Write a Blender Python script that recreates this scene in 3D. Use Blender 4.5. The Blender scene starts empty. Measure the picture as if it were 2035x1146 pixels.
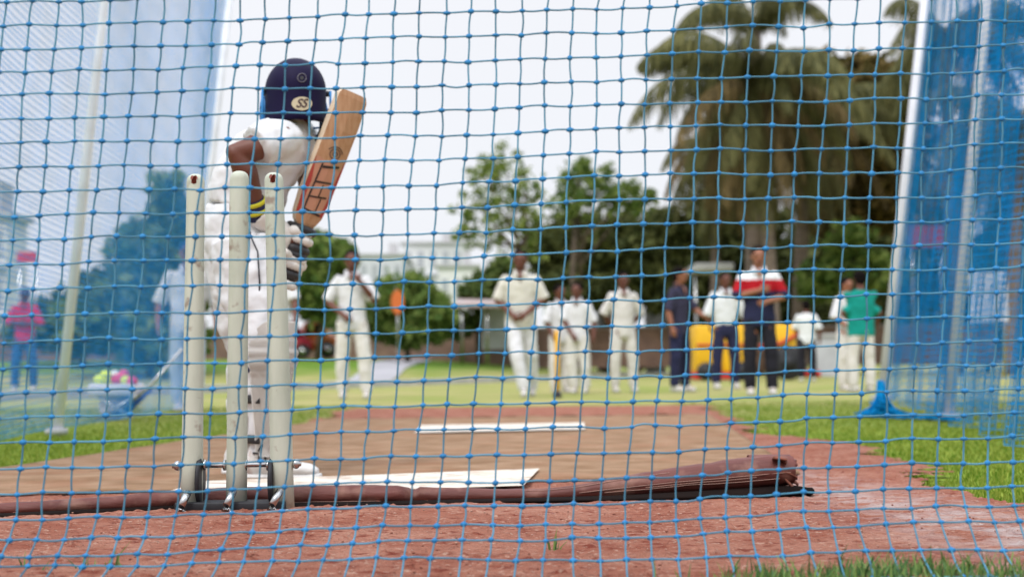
import bpy, bmesh, math, random
import numpy as np
from mathutils import Vector, Matrix, noise
random.seed(7); rng = np.random.default_rng(7)
R = math.radians
SC = bpy.context.scene; COL = SC.collection

# ------------------------------------------------------------------ camera
F = 2800.0; CXP, CYP = 1017.5, 573.0; CAMH = 0.32
pitch = math.atan(158/F); roll = R(0.5)
FW = Vector((0, math.cos(pitch), math.sin(pitch)))
R0 = Vector((1, 0, 0)); U0 = Vector((0, -math.sin(pitch), math.cos(pitch)))
RT = R0*math.cos(roll) - U0*math.sin(roll)
UP = R0*math.sin(roll) + U0*math.cos(roll)
CAM = Vector((0, 0, CAMH))
cd = bpy.data.cameras.new('camera'); cam = bpy.data.objects.new('camera', cd); COL.objects.link(cam)
m = Matrix((RT, UP, -FW)).transposed().to_4x4(); m.translation = CAM
cam.matrix_world = m
cd.sensor_width = 36; cd.lens = 36*F/2035; cd.clip_start = 0.05; cd.clip_end = 3000
cd.dof.use_dof = True; cd.dof.focus_distance = 2.85; cd.dof.aperture_fstop = cd.lens/13.5
SC.camera = cam
SC.view_settings.view_transform = 'Standard'; SC.view_settings.look = 'None'
SC.view_settings.exposure = 0.38; SC.view_settings.gamma = 1
SC.cycles.use_denoising = True
try: SC.cycles.filter_width = 1.3
except Exception: pass

# ------------------------------------------------------------------ world: bright overcast
SUN_EL, SUN_ROT = R(52), R(205)
w = bpy.data.worlds.new('World'); SC.world = w; w.use_nodes = True
nt = w.node_tree; nt.nodes.clear()
out = nt.nodes.new('ShaderNodeOutputWorld'); bg = nt.nodes.new('ShaderNodeBackground')
sky = nt.nodes.new('ShaderNodeTexSky'); sky.sky_type = 'NISHITA'; sky.sun_disc = False
sky.sun_elevation = SUN_EL; sky.sun_rotation = SUN_ROT; sky.dust_density = 4.0
tc = nt.nodes.new('ShaderNodeTexCoord'); sp = nt.nodes.new('ShaderNodeSeparateXYZ')
rp = nt.nodes.new('ShaderNodeValToRGB')                     # overcast: bright zenith, paler horizon
rp.color_ramp.elements[0].position = 0.0; rp.color_ramp.elements[0].color = (7.3, 7.45, 7.9, 1)
rp.color_ramp.elements[1].position = 1.0; rp.color_ramp.elements[1].color = (18.5, 19.6, 21.5, 1)
e = rp.color_ramp.elements.new(0.27); e.color = (7.6, 7.65, 7.95, 1)
nz = nt.nodes.new('ShaderNodeTexNoise'); nz.inputs['Scale'].default_value = 2.2; nz.inputs['Detail'].default_value = 4
mr = nt.nodes.new('ShaderNodeMapRange'); mr.inputs[3].default_value = 0.95; mr.inputs[4].default_value = 1.06
mul = nt.nodes.new('ShaderNodeMix'); mul.data_type = 'RGBA'; mul.blend_type = 'MULTIPLY'; mul.inputs[0].default_value = 1
mx = nt.nodes.new('ShaderNodeMix'); mx.data_type = 'RGBA'; mx.inputs[0].default_value = 0.9
L = nt.links.new
L(tc.outputs['Generated'], sp.inputs[0]); L(sp.outputs['Z'], rp.inputs[0])
L(tc.outputs['Generated'], nz.inputs['Vector']); L(nz.outputs[0], mr.inputs[0])
L(rp.outputs[0], mul.inputs[6]); L(mr.outputs[0], mul.inputs[7])
L(sky.outputs[0], mx.inputs[6]); L(mul.outputs[2], mx.inputs[7])
L(mx.outputs[2], bg.inputs[0]); bg.inputs[1].default_value = 0.1
L(bg.outputs[0], out.inputs[0])
sd = bpy.data.lights.new('sun', 'SUN'); sd.energy = 1.4; sd.angle = R(14); sd.color = (1, 0.975, 0.94)
so = bpy.data.objects.new('sun', sd); COL.objects.link(so)
sdir = Vector((math.sin(SUN_ROT)*math.cos(SUN_EL), math.cos(SUN_ROT)*math.cos(SUN_EL), math.sin(SUN_EL)))
so.rotation_euler = sdir.to_track_quat('Z', 'Y').to_euler(); so.location = (0, 0, 20)

# ------------------------------------------------------------------ picture geometry -> world
def ray(px, py): return FW + RT*((px-CXP)/F) - UP*((py-CYP)/F)
def G(px, py, z=0.0):
    d = ray(px, py); t = (z-CAMH)/d.z; return CAM + d*t
def P(px, py, D):
    d = ray(px, py); return CAM + d*(D/d.y)
def lerp(a, b, t): return a+(b-a)*t
def sstep(t): t = max(0, min(1, t)); return t*t*(3-2*t)
KA, KB = G(440, 778), G(1300, 746.5)          # line of the kerb
KN = Vector((-(KB-KA).y, (KB-KA).x, 0)).normalized()
def zg(x, y):                                   # terrain: flat field, low bank beyond the kerb
    d = (Vector((x, y, 0))-KA).dot(KN)
    d = min(d, (y-38))
    return 0.72*sstep((d-0.6)/11)

# ------------------------------------------------------------------ materials
MATS = {}
def mat(name, col, rough=0.75, var=0.0, vscale=6, bump=0.0, bscale=40, metal=0.0, island=0.0, sheen=0.0, spec=0.4, col2=None, stretch=None, trans=0, dirt=None):
    if name in MATS: return MATS[name]
    ma = bpy.data.materials.new(name); ma.use_nodes = True; t = ma.node_tree; N = t.nodes
    b = N['Principled BSDF']; b.inputs['Roughness'].default_value = rough; b.inputs['Metallic'].default_value = metal
    b.inputs['Specular IOR Level'].default_value = spec
    if sheen: b.inputs['Sheen Weight'].default_value = sheen
    co = N.new('ShaderNodeTexCoord'); mp = N.new('ShaderNodeMapping'); t.links.new(co.outputs['Object'], mp.inputs[0])
    if stretch: mp.inputs['Scale'].default_value = stretch
    c = tuple(col)+(1,)
    b.inputs['Base Color'].default_value = c
    if var or col2 or island:
        n = N.new('ShaderNodeTexNoise'); n.inputs['Scale'].default_value = vscale; n.inputs['Detail'].default_value = 5
        t.links.new(mp.outputs[0], n.inputs['Vector'])
        mxx = N.new('ShaderNodeMix'); mxx.data_type = 'RGBA'
        c2 = tuple(col2)+(1,) if col2 else tuple(min(1, x*(1+var)) for x in col)+(1,)
        c1 = c if col2 else tuple(x*(1-var) for x in col)+(1,)
        mxx.inputs[6].default_value = c1; mxx.inputs[7].default_value = c2
        r = N.new('ShaderNodeMapRange'); r.inputs[1].default_value = 0.32; r.inputs[2].default_value = 0.68
        if island:
            g = N.new('ShaderNodeNewGeometry'); a = N.new('ShaderNodeMath'); a.operation = 'MULTIPLY_ADD'
            t.links.new(g.outputs['Random Per Island'], a.inputs[0]); a.inputs[1].default_value = island
            s = N.new('ShaderNodeMath'); s.operation = 'MULTIPLY_ADD'; s.inputs[1].default_value = 1-island*0.5; s.inputs[2].default_value = -island*0.25
            t.links.new(n.outputs[0], s.inputs[0]); t.links.new(s.outputs[0], a.inputs[2]); t.links.new(a.outputs[0], r.inputs[0])
        else: t.links.new(n.outputs[0], r.inputs[0])
        t.links.new(r.outputs[0], mxx.inputs[0]); t.links.new(mxx.outputs[2], b.inputs['Base Color'])
    if dirt:
        n3 = N.new('ShaderNodeTexNoise'); n3.inputs['Scale'].default_value = dirt[1]; n3.inputs['Detail'].default_value = 8; t.links.new(co.outputs['Object'], n3.inputs['Vector'])
        r3 = N.new('ShaderNodeMapRange'); r3.inputs[1].default_value = dirt[2]; r3.inputs[2].default_value = dirt[3]; r3.inputs[4].default_value = dirt[4]; t.links.new(n3.outputs[0], r3.inputs[0])
        m3 = N.new('ShaderNodeMix'); m3.data_type = 'RGBA'; m3.inputs[7].default_value = tuple(dirt[0])+(1,)
        if b.inputs['Base Color'].links: t.links.new(b.inputs['Base Color'].links[0].from_socket, m3.inputs[6])
        else: m3.inputs[6].default_value = c
        t.links.new(r3.outputs[0], m3.inputs[0]); t.links.new(m3.outputs[2], b.inputs['Base Color'])
    if bump:
        n2 = N.new('ShaderNodeTexNoise'); n2.inputs['Scale'].default_value = bscale; n2.inputs['Detail'].default_value = 6
        t.links.new(mp.outputs[0], n2.inputs['Vector'])
        bp = N.new('ShaderNodeBump'); bp.inputs['Strength'].default_value = 1; bp.inputs['Distance'].default_value = bump
        t.links.new(n2.outputs[0], bp.inputs['Height']); t.links.new(bp.outputs[0], b.inputs['Normal'])
    if trans:
        tl = N.new('ShaderNodeBsdfTranslucent'); ms = N.new('ShaderNodeMixShader'); ms.inputs[0].default_value = trans
        src = b.inputs['Base Color'].links[0].from_socket if b.inputs['Base Color'].links else None
        if src: t.links.new(src, tl.inputs[0])
        else: tl.inputs[0].default_value = c
        t.links.new(b.outputs[0], ms.inputs[1]); t.links.new(tl.outputs[0], ms.inputs[2]); t.links.new(ms.outputs[0], N['Material Output'].inputs[0])
    MATS[name] = ma; return ma
def cloth(name, col, **k): return mat(name, col, rough=0.9, var=k.pop('var', 0.06), vscale=9, bump=k.pop('bump', 0.004), bscale=k.pop('bscale', 14), spec=0.15, **k)

WHITE = cloth('white_cotton', (0.62, 0.61, 0.63)); CREAM = cloth('cream_flannel', (0.61, 0.58, 0.55))
NAVY = cloth('navy_cotton', (0.022, 0.024, 0.06)); BLACK = cloth('black_cotton', (0.018, 0.017, 0.024))
SKIN = mat('brown_skin', (0.125, 0.040, 0.025), rough=0.5, var=0.12, vscale=12)
SKIN2 = mat('light_brown_skin', (0.28, 0.11, 0.065), rough=0.5, var=0.1, vscale=12)
HAIR = mat('black_hair', (0.008, 0.006, 0.006), rough=1.0, spec=.05, bump=0.003, bscale=120)
EYE = mat('eye_dark', (0.02, 0.012, 0.01), rough=0.2); LIP = mat('lips', (0.13, 0.035, 0.03), rough=0.5)
SHOEM = mat('shoe_white', (0.62, 0.60, 0.58), rough=0.6, var=0.12, vscale=30, dirt=((.30, .14, .10), 30, .55, .7, .6))
STEEL = mat('steel', (0.5, 0.5, 0.5), rough=0.25, metal=1.0, var=0.15, vscale=40)
RUBBER = mat('black_rubber', (0.015, 0.015, 0.018), rough=0.6, var=0.3, vscale=20)
TWINE = mat('blue_twine', (0.06, 0.21, 0.31), rough=0.7, var=0.35, vscale=9, bump=0.0006, bscale=900)
TWINE2 = mat('light_blue_twine', (0.025, 0.40, 0.80), rough=0.6, var=0.15, vscale=3, trans=.45)
TWINE3 = mat('deep_blue_twine', (0.004, 0.33, 0.70), rough=0.7, var=0.2, vscale=2, spec=.1, trans=.45)
PAINTW = mat('white_paint', (0.60, 0.60, 0.66), rough=0.5, var=0.08, vscale=5)

# ------------------------------------------------------------------ object helpers
def tag(o, label=None, cat=None, group=None, kind=None):
    if label: o['label'] = label
    if cat: o['category'] = cat
    if group: o['group'] = group
    if kind: o['kind'] = kind
    return o
def link(name, me, m_, parent=None, loc=None, smooth=True):
    o = bpy.data.objects.new(name, me); COL.objects.link(o)
    for q in (m_ if isinstance(m_, (list, tuple)) else [m_]): me.materials.append(q)
    if smooth and len(me.polygons): me.polygons.foreach_set('use_smooth', [True]*len(me.polygons))
    if loc is not None: o.location = loc
    if parent: o.parent = parent
    return o
def obj(name, bm, m_, parent=None, loc=None, smooth=True):
    me = bpy.data.meshes.new(name); bm.to_mesh(me); bm.free(); return link(name, me, m_, parent, loc, smooth)
def np_mesh(name, V, Fc, m_, parent=None, loc=None, smooth=False):
    V = np.asarray(V, dtype=np.float32).reshape(-1, 3); Fc = np.asarray(Fc, dtype=np.int32); k = Fc.shape[1]
    me = bpy.data.meshes.new(name); me.vertices.add(len(V)); me.vertices.foreach_set('co', V.ravel())
    me.loops.add(Fc.size); me.loops.foreach_set('vertex_index', Fc.ravel())
    me.polygons.add(len(Fc)); me.polygons.foreach_set('loop_start', np.arange(0, Fc.size, k, dtype=np.int32))
    me.polygons.foreach_set('loop_total', np.full(len(Fc), k, dtype=np.int32)); me.update(calc_edges=True); me.validate()
    return link(name, me, m_, parent, loc, smooth)
def empty(name, loc, rz=0):
    o = bpy.data.objects.new(name, None); COL.objects.link(o); o.location = loc; o.rotation_euler = (0, 0, rz); o.empty_display_size = 0.1; return o
def box(bm, c, s, rot=None, bev=0.0):
    M = Matrix.Translation(Vector(c)) @ (rot.to_4x4() if rot else Matrix.Identity(4)) @ Matrix.Diagonal((s[0], s[1], s[2], 1))
    r = bmesh.ops.create_cube(bm, size=1, matrix=M)
    if bev:
        es = list({e for v in r['verts'] for e in v.link_edges})
        bmesh.ops.bevel(bm, geom=es, offset=bev, segments=2, affect='EDGES', profile=0.5)
def frame(d):
    d = d.normalized(); a = Vector((0, 0, 1)) if abs(d.z) < 0.9 else Vector((0, 1, 0))
    u = d.cross(a).normalized(); return u, d.cross(u).normalized()
def loft(bm, rings, n=16, cap=True, closed=False):
    """rings: (centre, u-vector, v-vector)"""
    rr = []
    for c, u, v in rings:
        rr.append([bm.verts.new(Vector(c)+Vector(u)*math.cos(2*math.pi*k/n)+Vector(v)*math.sin(2*math.pi*k/n)) for k in range(n)])
    for a, b in zip(rr[:-1], rr[1:]):
        for k in range(n): bm.faces.new((a[k], a[(k+1) % n], b[(k+1) % n], b[k]))
    if closed:
        a, b = rr[-1], rr[0]
        for k in range(n): bm.faces.new((a[k], a[(k+1) % n], b[(k+1) % n], b[k]))
    elif cap:
        bm.faces.new(rr[0][::-1]); bm.faces.new(rr[-1])
def zloft(bm, rings, rz=0, n=18):
    """rings: (x, y, z, rx, ry) upright ellipses"""
    u = Vector((math.cos(rz), math.sin(rz), 0)); v = Vector((-math.sin(rz), math.cos(rz), 0))
    loft(bm, [(Vector((x, y, z)), u*a, v*b) for x, y, z, a, b in rings], n)
def tube(bm, pts, r, n=6, cap=True):
    pts = [Vector(p) for p in pts]; rs = r if isinstance(r, (list, tuple)) else [r]*len(pts)
    u = None; rings = []
    for i, p in enumerate(pts):
        d = (pts[min(i+1, len(pts)-1)]-pts[max(i-1, 0)]).normalized()
        if u is None: u, v = frame(d)
        else:
            u = (u-d*u.dot(d)).normalized(); v = d.cross(u).normalized()
        rings.append((p, u*rs[i], v*rs[i]))
    loft(bm, rings, n, cap)
def cap_(bm, a, b, ra, rb, n=14):
    a = Vector(a); b = Vector(b); d = (b-a); L_ = d.length
    if L_ < 1e-6: d = Vector((0, 0, 1))
    d.normalize(); u, v = frame(d); rings = []
    for t in (-0.99, -0.8, -0.45): s = math.sqrt(1-t*t); rings.append((a+d*ra*t, u*ra*s, v*ra*s))
    rings.append((a, u*ra, v*ra)); rings.append((b, u*rb, v*rb))
    for t in (0.45, 0.8, 0.99): s = math.sqrt(1-t*t); rings.append((b+d*rb*t, u*rb*s, v*rb*s))
    loft(bm, rings, n)
def ell(bm, c, r, rot=None, seg=18):
    M = Matrix.Translation(Vector(c)) @ (rot.to_4x4() if rot else Matrix.Identity(4)) @ Matrix.Diagonal((r[0], r[1], r[2], 1))
    bmesh.ops.create_uvsphere(bm, u_segments=seg, v_segments=seg*2//3, radius=1, matrix=M)
TEX = {}
def soft(name, bm, m_, parent=None, loc=None, voxel=0.01, sm=4, disp=0.0, dscale=0.12):
    bmesh.ops.recalc_face_normals(bm, faces=bm.faces)
    me = bpy.data.meshes.new('tmp'); bm.to_mesh(me); bm.free(); o = bpy.data.objects.new('tmp', me); COL.objects.link(o)
    r = o.modifiers.new('r', 'REMESH'); r.mode = 'VOXEL'; r.voxel_size = voxel
    if disp:
        k = round(dscale, 3)
        if k not in TEX:
            t = bpy.data.textures.new('folds', 'CLOUDS'); t.noise_scale = dscale; t.noise_depth = 2; TEX[k] = t
        d = o.modifiers.new('d', 'DISPLACE'); d.texture = TEX[k]; d.strength = disp; d.mid_level = 0.5; d.texture_coords = 'GLOBAL'
    if sm: s = o.modifiers.new('s', 'SMOOTH'); s.iterations = sm; s.factor = 0.5
    dg = bpy.context.evaluated_depsgraph_get(); me2 = bpy.data.meshes.new_from_object(o.evaluated_get(dg))
    bpy.data.objects.remove(o); bpy.data.meshes.remove(me); me2.name = name
    me2.materials.clear()
    return link(name, me2, m_, parent, loc)

# ------------------------------------------------------------------ ground
def field_mat():
    ma = bpy.data.materials.new('field_grass'); ma.use_nodes = True; t = ma.node_tree; N = t.nodes; b = N['Principled BSDF']
    b.inputs['Roughness'].default_value = 0.95; b.inputs['Specular IOR Level'].default_value = 0.1
    co = N.new('ShaderNodeTexCoord'); n = N.new('ShaderNodeTexNoise'); n.inputs['Scale'].default_value = 0.7; n.inputs['Detail'].default_value = 7
    n2 = N.new('ShaderNodeTexNoise'); n2.inputs['Scale'].default_value = 7; n2.inputs['Detail'].default_value = 6
    t.links.new(co.outputs['Object'], n.inputs['Vector']); t.links.new(co.outputs['Object'], n2.inputs['Vector'])
    s = N.new('ShaderNodeSeparateXYZ'); t.links.new(co.outputs['Object'], s.inputs[0])
    r = N.new('ShaderNodeMapRange'); r.inputs[1].default_value = 7.0; r.inputs[2].default_value = 10.5    # worn, dry outfield begins
    t.links.new(s.outputs['Y'], r.inputs[0])
    r2 = N.new('ShaderNodeMapRange'); r2.inputs[1].default_value = 0.08; r2.inputs[2].default_value = 0.4; t.links.new(s.outputs['Z'], r2.inputs[0])
    def mixc(a, bb, f):
        q = N.new('ShaderNodeMix'); q.data_type = 'RGBA'
        for i, x in ((6, a), (7, bb)):
            if isinstance(x, tuple): q.inputs[i].default_value = x+(1,)
            else: t.links.new(x, q.inputs[i])
        if isinstance(f, float): q.inputs[0].default_value = f
        else: t.links.new(f, q.inputs[0])
        return q.outputs[2]
    rn = N.new('ShaderNodeMapRange'); rn.inputs[1].default_value = 0.4; rn.inputs[2].default_value = 0.6; t.links.new(n.outputs[0], rn.inputs[0])
    rn2 = N.new('ShaderNodeMapRange'); rn2.inputs[1].default_value = 0.3; rn2.inputs[2].default_value = 0.7; t.links.new(n2.outputs[0], rn2.inputs[0])
    near = mixc((0.13, 0.20, 0.02), (0.24, 0.29, 0.04), rn2.outputs[0])
    far = mixc((0.20, 0.235, 0.055), (0.32, 0.28, 0.12), rn.outputs[0])
    bank = mixc((0.085, 0.17, 0.018), (0.13, 0.21, 0.03), rn.outputs[0])
    c = mixc(mixc(near, far, r.outputs[0]), bank, r2.outputs[0])
    t.links.new(c, b.inputs['Base Color'])
    return ma
xs = np.concatenate([np.linspace(-400, -40, 10), np.linspace(-38, 38, 60), np.linspace(40, 400, 10)])
ys = np.concatenate([np.linspace(-30, 18, 20), np.linspace(19, 80, 70), np.linspace(85, 900, 14)])
V = [(x, y, zg(x, y)-0.012) for y in ys for x in xs]; nx = len(xs)
Fc = [(j*nx+i, j*nx+i+1, (j+1)*nx+i+1, (j+1)*nx+i) for j in range(len(ys)-1) for i in range(nx-1)]
tag(np_mesh('ground', V, Fc, field_mat(), smooth=True), kind='structure')

# clay of the pitch end and run up, outline walked round on the ground
clay_px = [(-700, 1045), (0, 946), (180, 921), (370, 893), (500, 868), (600, 848), (660, 826), (700, 810), (770, 801), (1000, 797), (1300, 797),
           (1400, 806), (1440, 826), (1500, 860), (1600, 872), (1700, 888), (1790, 915), (1845, 948), (1880, 975), (1960, 1000), (2060, 1022), (2300, 1050)]
poly = [(p.x, p.y) for p in (G(a, b) for a, b in clay_px)] + [(3.2, 2.0), (3.2, -2.5), (-3.2, -2.5), (-3.2, 3.0)]
def inpoly(X, Y, pg):
    ins = np.zeros(X.shape, bool); n = len(pg)
    for i in range(n):
        x0, y0 = pg[i]; x1, y1 = pg[(i+1) % n]
        if y0 == y1: continue
        c = ((y0 > Y) != (y1 > Y)) & (X < (x1-x0)*(Y-y0)/(y1-y0)+x0); ins ^= c
    return ins
def wob(X, Y):
    return 0.05*np.sin(X*9.1+Y*4.3)+0.03*np.sin(X*23+1.3*np.cos(Y*17))+0.02*np.sin(Y*41+X*13)
gx = np.concatenate([np.arange(-3.3, -1.3, 0.03), np.arange(-1.3, 1.3, 0.0085), np.arange(1.3, 3.3, 0.03)])
gy = np.concatenate([np.arange(-2.5, 1.6, 0.12), np.arange(1.6, 3.4, 0.0075), np.arange(3.4, 6, 0.022), np.arange(6, 11.6, 0.05)])
GX, GY = np.meshgrid(gx, gy)
hz = np.zeros(GX.shape)
for (i, j), x in np.ndenumerate(GX):
    y = GY[i, j]; v = noise.noise((x*9, y*9, 0))*0.5+noise.noise((x*31, y*31, 3))*0.42
    if y < 5: v += noise.noise((x*75, y*75, 5))*0.42+max(0, noise.noise((x*48, y*48, 8))-.28)*2.6
    hz[i, j] = v
zz = 0.004+0.0055*(hz+0.5).clip(0, 2)
V = np.stack([GX, GY, zz], -1).reshape(-1, 3); nx = len(gx); ny = len(gy)
jj, ii = np.meshgrid(np.arange(ny-1), np.arange(nx-1), indexing='ij')
a = (jj*nx+ii).ravel(); Fc = np.stack([a, a+1, a+nx+1, a+nx], 1)
cx = V[Fc].mean(1); keep = inpoly(cx[:, 0]+wob(cx[:, 0], cx[:, 1]), cx[:, 1]+0.5*wob(cx[:, 1], cx[:, 0]), poly)
Fc = Fc[keep]; used = np.unique(Fc); remap = np.full(len(V), -1); remap[used] = np.arange(len(used))
def clay_mat():
    ma = bpy.data.materials.new('red_clay'); ma.use_nodes = True; t = ma.node_tree; N = t.nodes; b = N['Principled BSDF']
    b.inputs['Roughness'].default_value = 0.97; b.inputs['Specular IOR Level'].default_value = 0.08
    co = N.new('ShaderNodeTexCoord')
    def no(s, d=6, st=(1, 1, 1)):
        mp = N.new('ShaderNodeMapping'); mp.inputs['Scale'].default_value = st; t.links.new(co.outputs['Object'], mp.inputs[0])
        n = N.new('ShaderNodeTexNoise'); n.inputs['Scale'].default_value = s; n.inputs['Detail'].default_value = d; t.links.new(mp.outputs[0], n.inputs['Vector']); return n.outputs[0]
    def rg(x, a, bb):
        r = N.new('ShaderNodeMapRange'); r.inputs[1].default_value = a; r.inputs[2].default_value = bb; t.links.new(x, r.inputs[0]); return r.outputs[0]
    def mixc(a, bb, f):
        q = N.new('ShaderNodeMix'); q.data_type = 'RGBA'
        for i, x in ((6, a), (7, bb)):
            if isinstance(x, tuple): q.inputs[i].default_value = x+(1,)
            else: t.links.new(x, q.inputs[i])
        t.links.new(f, q.inputs[0]); return q.outputs[2]
    c = mixc((0.29, 0.102, 0.066), (0.39, 0.18, 0.125), rg(no(5), 0.35, 0.65))
    c = mixc(c, (0.20, 0.05, 0.032), rg(no(22, 9, (1, 1.6, 1)), 0.53, 0.68))
    c = mixc(c, (0.46, 0.27, 0.20), rg(no(75, 4), 0.58, 0.70))
    # spilt lime: a diffuse white trail to the right of the mat
    s = N.new('ShaderNodeSeparateXYZ'); t.links.new(co.outputs['Object'], s.inputs[0])
    p0, p1 = G(1600, 985), G(2030, 1095)
    p0, p1 = G(1560, 965), G(2035, 1085); d = (p1-p0).normalized(); nn = (-d.y, d.x)
    k = N.new('ShaderNodeVectorMath'); k.operation = 'DOT_PRODUCT'; t.links.new(co.outputs['Object'], k.inputs[0]); k.inputs[1].default_value = (nn[0], nn[1], 0)
    sub = N.new('ShaderNodeMath'); sub.operation = 'SUBTRACT'; t.links.new(k.outputs['Value'], sub.inputs[0]); sub.inputs[1].default_value = p0.x*nn[0]+p0.y*nn[1]
    ab = N.new('ShaderNodeMath'); ab.operation = 'ABSOLUTE'; t.links.new(sub.outputs[0], ab.inputs[0])
    band = N.new('ShaderNodeMapRange'); band.inputs[1].default_value = 0.3; band.inputs[2].default_value = 0.02; t.links.new(ab.outputs[0], band.inputs[0])
    m1 = N.new('ShaderNodeMath'); m1.operation = 'MULTIPLY'; t.links.new(band.outputs[0], m1.inputs[0]); t.links.new(rg(no(9, 6, (1, 2, 1)), 0.38, 0.62), m1.inputs[1])
    rx = N.new('ShaderNodeMapRange'); rx.inputs[1].default_value = 0.55; rx.inputs[2].default_value = 0.95; t.links.new(s.outputs['X'], rx.inputs[0])
    m2 = N.new('ShaderNodeMath'); m2.operation = 'MULTIPLY'; t.links.new(m1.outputs[0], m2.inputs[0]); t.links.new(rx.outputs[0], m2.inputs[1])
    c = mixc(c, (0.50, 0.42, 0.40), m2.outputs[0])
    t.links.new(c, b.inputs['Base Color'])
    bp = N.new('ShaderNodeBump'); bp.inputs['Distance'].default_value = 0.022; t.links.new(no(85, 9), bp.inputs['Height']); t.links.new(bp.outputs[0], b.inputs['Normal'])
    return ma
tag(np_mesh('clay_ground', V[used], remap[Fc], clay_mat(), smooth=True), kind='structure')

# stones and crumbs on the clay
bm = bmesh.new()
for k in range(700):
    px = random.uniform(-50, 2080); py = random.uniform(1000, 1160) if k % 4 else random.uniform(845, 1000)
    p = G(px, py); s = random.uniform(0.001, 0.0028)
    if not inpoly(np.array([p.x]), np.array([p.y]), poly)[0] or (920 < py < 990 and px < 1610): continue
    M = Matrix.Translation((p.x, p.y, 0.019 if py < 925 and px < 1560 else 0.009)) @ Matrix.Rotation(random.random()*6, 4, 'Z') @ Matrix.Diagonal((s*random.uniform(.8, 2), s, s*0.7, 1))
    bmesh.ops.create_icosphere(bm, subdivisions=1, radius=1, matrix=M)
tag(obj('gravel', bm, mat('clay_crumbs', (0.24, 0.09, 0.06), rough=1, island=0.9, col2=(0.42, 0.24, 0.18))), 'small clay crumbs and grit scattered over the red ground', 'gravel', kind='stuff')

# ------------------------------------------------------------------ kerb and path
def strip(name, L1, L2, z, m_, kind='structure', thick=0.0):
    bm = bmesh.new(); a = []
    for p, q in zip(L1, L2): a.append((bm.verts.new((p[0], p[1], z(p[0], p[1]))), bm.verts.new((q[0], q[1], z(q[0], q[1])))))
    for (p, q), (r, s) in zip(a[:-1], a[1:]): bm.faces.new((p, r, s, q))
    bmesh.ops.recalc_face_normals(bm, faces=bm.faces)
    if thick:
        r = bmesh.ops.extrude_face_region(bm, geom=bm.faces[:]); bmesh.ops.translate(bm, verts=[v for v in r['geom'] if isinstance(v, bmesh.types.BMVert)], vec=(0, 0, thick)); bmesh.ops.recalc_face_normals(bm, faces=bm.faces)
    return tag(obj(name, bm, m_, smooth=False), kind=kind)
dK = (KB-KA).normalized(); ks = [KA+dK*s for s in np.linspace(-12, 34, 24)]
CONC = mat('concrete', (0.42, 0.42, 0.43), rough=0.9, var=0.15, vscale=2)
strip('kerb', [(p.x, p.y) for p in ks], [((p+KN*0.3).x, (p+KN*0.3).y) for p in ks], lambda x, y: -0.01, CONC, thick=0.11)
PATHC = mat('path_grey', (0.33, 0.32, 0.34), rough=0.9, var=0.1, vscale=1)
pa = [Vector((a, b, 0)) for a, b in ((-3.9, 27), (-4.1, 34), (-4.1, 42), (-4.0, 52), (-3.7, 62))]
pts1, pts2 = [], []
for i in range(25):
    t = i/24*4; k = min(3, int(t)); p = pa[k].lerp(pa[k+1], t-k)
    pts1.append((p.x-0.55, p.y)); pts2.append((p.x+0.75, p.y))
strip('path', pts1, pts2, lambda x, y: zg(x, y)+0.02, PATHC)

# ------------------------------------------------------------------ grass blades
def blades(n, sampler, hlo, hhi, wd):
    XY = sampler(n); n = len(XY); h = rng.uniform(hlo, hhi, n)*rng.uniform(0.6, 1, n); a = rng.uniform(0, 2*np.pi, n)
    lean = rng.uniform(0.0, 0.7, n)*h; la = rng.uniform(0, 2*np.pi, n); ww = wd*rng.uniform(.6, 1.3, n)
    z0 = np.full(n, -0.01); c, s = np.cos(a)*ww, np.sin(a)*ww; lx, ly = np.cos(la)*lean, np.sin(la)*lean
    b0 = np.stack([XY[:, 0]-c, XY[:, 1]-s, z0], 1); b1 = np.stack([XY[:, 0]+c, XY[:, 1]+s, z0], 1)
    m0 = np.stack([XY[:, 0]-c*.8+lx*.35, XY[:, 1]-s*.8+ly*.35, z0+h*.6], 1); m1 = np.stack([XY[:, 0]+c*.8+lx*.35, XY[:, 1]+s*.8+ly*.35, z0+h*.6], 1)
    tp = np.stack([XY[:, 0]+lx-c*.1, XY[:, 1]+ly-s*.1, z0+h], 1); tq = np.stack([XY[:, 0]+lx+c*.1, XY[:, 1]+ly+s*.1, z0+h], 1)
    V = np.stack([b0, b1, m1, m0, tq, tp], 1).reshape(-1, 3); k = np.arange(n)[:, None]*6
    Fq = np.concatenate([k+np.array([[0, 1, 2, 3]]), k+np.array([[3, 2, 4, 5]])]); return V, Fq
def side_sampler(n):
    Y = 3.2+9.5*rng.random(n*3)**1.3; X = rng.uniform(-1, 1, n*3)*Y*0.52
    ok = ~inpoly(X+wob(X, Y)*1.3, Y, poly); return np.stack([X, Y], 1)[ok][:n]
V, Fq = blades(88000, side_sampler, 0.009, 0.024, 0.0024)
GRASSM = mat('grass_blade', (0.10, 0.19, 0.012), trans=.35, rough=0.8, island=0.5, col2=(0.27, 0.31, 0.05), vscale=1.2, spec=0.2)
tag(np_mesh('grass', V, Fq, GRASSM), 'short green grass growing along both sides of the clay', 'grass', kind='stuff')
def tuft_sampler(n):
    o = []
    for c, sx, sy, q in ((G(1640, 1168), .08, .04, .2), (G(1790, 1150), .06, .035, .3), (G(1960, 1160), .09, .05, .3), (G(1530, 1172), .04, .03, .1), (G(1485, 1150), .02, .02, .01), (G(2080, 1150), .06, .05, .05), (G(170, 1135), .04, .015, .014), (G(1100, 1100), .006, .006, .006)):
        k = int(n*q); o.append(np.stack([c.x+rng.normal(0, sx, k), c.y+rng.normal(0, sy, k)], 1))
    return np.concatenate(o)
V, Fq = blades(2100, tuft_sampler, 0.015, 0.06, 0.0019)
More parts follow.
